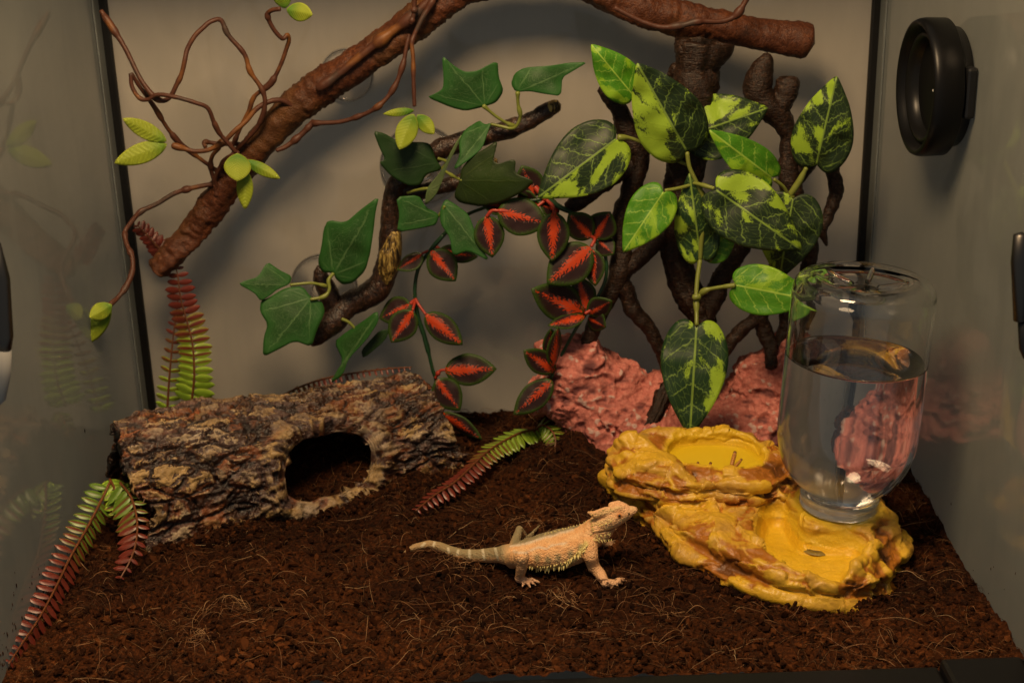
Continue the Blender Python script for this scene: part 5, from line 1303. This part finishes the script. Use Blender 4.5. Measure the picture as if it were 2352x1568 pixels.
paint(0.45*np.exp(-(np.hypot(zx-2036, zy-235)/40)**4)*near_side, (0.50, 0.20, 0.07))
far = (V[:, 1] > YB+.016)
paint(0.6*far*(zx > 1850), (0.10, 0.075, 0.06))  # far forefoot: the body's shadow on it is painted into the skin colour
# soil dust on the toes
paint(0.9*sstep(0.25, 0.4, n3(520, 15))*sstep(790, 815, zy), (0.03, 0.012, 0.006))
g = G('lizard_skin', 0.55, 0.35, Subsurface_Weight=0.0)
col = g.attr('skin', 'Vector')
p = g.pos()
v1 = g.vor(p, 1000); v2 = g.noise(p, 700, 3)
g.col(g.mix(g.math('MULTIPLY', g.step(v1, 0.35, 0.75), 0.22), col, (0.40, 0.17, 0.06)))
g.bump(g.math('SUBTRACT', v2, v1), 0.7, 0.001)
c = at(1290, 1290, YB); liz = thing('bearded_dragon', (c[0], c[1], 0), 'small orange bearded dragon with a banded tail standing on the soil', 'lizard')
mesh_obj('body', V, F, g.m, liz, attrs={'skin': C})
def near_pt(a, b):
    m = (np.abs(zx-a) < 12) & (np.abs(zy-b) < 12)
    i = np.flatnonzero(m)
    if not len(i): i = np.array([np.argmin((zx-a)**2+(zy-b)**2)])
    k = i[np.argmin(V[i, 1])]; return V[k], N[k]
def ball(name, c, r, mat, parent, sc=(1, 1, 1)):
    bm = bmesh.new(); bmesh.ops.create_icosphere(bm, subdivisions=3, radius=1)
    v = np.array([q.co[:] for q in bm.verts])*r*np.array(sc)+c; f = [[q.index for q in t.verts] for t in bm.faces]; bm.free()
    return mesh_obj(name, v, f, mat, parent)
pe, ne = near_pt(2036, 233)
er = px2m(7.0, YB)
eye = ball('eye', pe-ne*er*0.55, er, plain('eye_lid_skin', (0.55, 0.23, 0.075), 0.4), liz)
pd = (CAMP-pe)/np.linalg.norm(CAMP-pe); pd = pd*0.6+ne*0.4; pd /= np.linalg.norm(pd)
ball('pupil', pe-ne*er*0.55+pd*er*0.62, er*0.55, plain('glossy_dark_eye', (0.006, 0.004, 0.003), 0.06), eye)
sp = []
def spike(a, b, l, w, lean=(0, 0, 0)):
    p0, n0 = near_pt(a, b)
    d = n0+np.array(lean); d /= np.linalg.norm(d)
    P = np.array([p0-d*l*.3, p0+d*l*.4, p0+d*l]); sp.append(tube_mesh(P, np.array([w, w*.6, w*.08]), 6))
srs = random.Random(4)
for L, n, l, w, lean in (([(1225, 712), (1300, 728), (1420, 724), (1540, 700), (1640, 615), (1690, 560), (1725, 500)], 24, .0025, .00095, (-.2, -.3, -.7)), ([(1290, 705), (1420, 700), (1540, 668), (1650, 585)], 20, .0013, .0005, (-.2, -.2, -.4)), ([(1800, 440), (1850, 462), (1900, 466), (1950, 452)], 12, .0020, .0005, (.2, -.2, -.6)),
                         ([(1765, 225), (1850, 195), (1950, 168)], 12, .0013, .00045, (-.5, 0, .5)), ([(1790, 318), (1870, 315), (1960, 288)], 11, .0012, .0005, (-.5, -.2, -.3)), ([(1770, 270), (1776, 330), (1780, 395)], 8, .0014, .0005, (-.8, 0, 0)), ([(1700, 265), (1600, 325), (1480, 365), (1350, 400)], 22, .0009, .0005, (-.2, 0, .5)), ([(1830, 420), (1900, 425), (1960, 410)], 9, .0013, .0005, (0, -.2, -.6))):
    for q in catmull(np.array(L), n): spike(q[0]+srs.uniform(-8, 8), q[1]+srs.uniform(-6, 6), l*srs.uniform(.7, 1.25), w, lean)
V_, F_ = join(sp)
mesh_obj('spikes', V_, F_, plain('pale_spike', (0.66, 0.56, 0.22), 0.5), liz, kind='stuff')

# ================================================================ mealworms in the upper bowl
g = G('mealworm_shell', 0.3, 0.5)
gm = g.sep(g.obj())
g.col(g.mix(g.step(g.attr('seg', 'Fac'), 0.3, 0.8), (0.20, 0.060, 0.014), (0.50, 0.24, 0.055)))
M_WORM = g.m
def worm(pts, r, label):
    P = catmull(np.array(pts), 46); t = np.linspace(0, 1, 46)
    sg = np.abs(np.sin(t*math.pi*9)); rad = r*(0.86+0.14*sg)*np.minimum(1, 0.45+4*np.minimum(t, 1-t))
    V, F = tube_mesh(P, rad, 10)
    s = np.concatenate([np.repeat(sg, 10), [0, 0]])
    th = thing('mealworm', P[0], label, 'mealworm', 'mealworms in the upper bowl')
    mesh_obj('body', V, F, M_WORM, th, attrs={'seg': s})
    ball('head', P[-1]+(P[-1]-P[-3])*0.6, r*0.8, plain('mealworm_head', (0.13, 0.035, 0.010), 0.3), th)
def B3(l): return [at(a, b, y) for a, b, y in l]
worm(B3([(1679, 1076, .1640), (1682, 1062, .1680), (1686, 1048, .1730), (1688, 1040, .1760)]), px2m(5.5, .17), 'larger upright tan mealworm climbing the front rim of the yellow bowl')
worm(B3([(1683, 1078, .1620), (1690, 1070, .1650), (1697, 1062, .1680), (1702, 1056, .1700)]), px2m(4, .17), 'brown mealworm leaning right against the upright mealworm')
worm(B3([(1628, 1082, .1660), (1630, 1072, .1700), (1632, 1064, .1720)]), px2m(4.5, .17), 'mealworm head peeking over the bowl rim near its middle')
worm(B3([(1600, 1080, .1670), (1602, 1070, .1710), (1603, 1063, .1730)]), px2m(4, .17), 'leftmost mealworm head peeking over the bowl rim')

# ================================================================ round gauge on the right pane
gx0 = HALF-0.0275
gc = atx(2099, 202, gx0); gr = 0.0445
gau = thing('round_gauge', (HALF, gc[1], gc[2]), 'black round dial gauge clipped to the right glass pane', 'gauge')
def xlathe(prof, seg=64, cz=0.0):
    prof = np.array(prof); th = np.linspace(0, 2*math.pi, seg, endpoint=False)
    V = np.stack([np.repeat(prof[:, 0:1], seg, 1)+gx0, prof[:, 1:2]*np.cos(th)+gc[1], prof[:, 1:2]*np.sin(th)+gc[2]+cz], -1).reshape(-1, 3)
    return V, grid_faces(len(prof), seg)
M_GB = plain('glossy_black_bezel', (0.004, 0.004, 0.0042), 0.34, 0.18)
mesh_obj('bezel', *xlathe([(0.007, gr*.80), (0.004, gr*.86), (0.0008, gr*.90), (0.0, gr*.93), (0.0006, gr*.965), (0.003, gr*.99), (0.006, gr), (0.0185, gr*.99), (0.0192, gr*.975), (0.0196, gr*.94), (0.0196, 0.001)]), M_GB, gau)
mesh_obj('inner_ring', *xlathe([(0.0062, gr*.80), (0.0046, gr*.78), (0.0046, gr*.74), (0.010, gr*.70), (0.0125, gr*.66)]), plain('dark_ring', (0.006, 0.006, 0.006), 0.3, 0.2), gau)
mesh_obj('dial', *xlathe([(0.0120, gr*.70), (0.0120, gr*.35), (0.0120, 0.0006)]), plain('black_dial', (0.004, 0.004, 0.0042), 0.5, 0.15), gau)
for a in (0.55, -0.05):  # two short white dashes on the dial
    y, z = gc[1]-gr*.10, gc[2]+gr*a*.6
    mesh_obj('white_dash', *box(gx0+0.0112, gx0+0.0116, y-0.0045, y+0.0010, z-0.0006, z+0.0006), plain('matte_white', (0.6, 0.6, 0.58), 0.5), gau, smooth=False)
mesh_obj('back_plate', *xlathe([(0.0200, gr*.90), (0.0265, gr*.86), (0.0270, gr*.70)]), M_BLACK, gau)
mesh_obj('clip', *xlathe([(0.0204, gr*.50), (0.0274, gr*.46), (0.0274, 0.001)], 6, -gr*.42), M_BLACK, gau)
bevel(mesh_obj('clip', *box(gx0+0.0202, gx0+0.0272, gc[1]-gr*.95, gc[1]-gr*.30, gc[2]-gr*.30, gc[2]+gr*.42), M_BLACK, gau, smooth=False), 0.002)

# ================================================================ crumbs heaped against the dish and the log
def along(P, n, spread, sign=1):
    P = np.asarray(P); k = RS.randint(0, len(P)-1, n); t = RS.uniform(0, 1, n)[:, None]
    a = P[k]*(1-t)+P[k+1]*t; d = P[k+1]-P[k]; nn = np.column_stack([d[:, 1], -d[:, 0]])/(np.linalg.norm(d, axis=1)[:, None]+1e-9)
    q = a+nn*sign*(np.abs(RS.normal(0, spread, n))-0.0015)[:, None]
    return q[:, 0], q[:, 1]
pa = np.vstack([POLY_A, POLY_A[:1]]); x_, y_ = POLY_A.T
sg_ = 1 if (x_*np.roll(y_, -1)-y_*np.roll(x_, -1)).sum() > 0 else -1
V, F, T = lumps(1500, 0.0007, 0.0026, 0.7, 0.9, along(pa, 1500, 0.005, sg_))
fl_ = np.array([gnd(a, b)[:2] for a, b in ((350, 1262), (480, 1236), (600, 1216), (700, 1190), (800, 1160), (900, 1135), (1030, 1092))])
v_, f_, t_ = lumps(900, 0.0007, 0.0026, 0.7, 0.9, along(fl_, 900, 0.005, 1))
F = np.vstack([F, f_+len(V)]); V = np.vstack([V, v_]); T = np.concatenate([T, t_])
mesh_obj('heaped_crumbs', V, F, M_CRUMB, None, origin=(0, 0, 0), attrs={'tone': T}, kind='stuff', smooth=False)
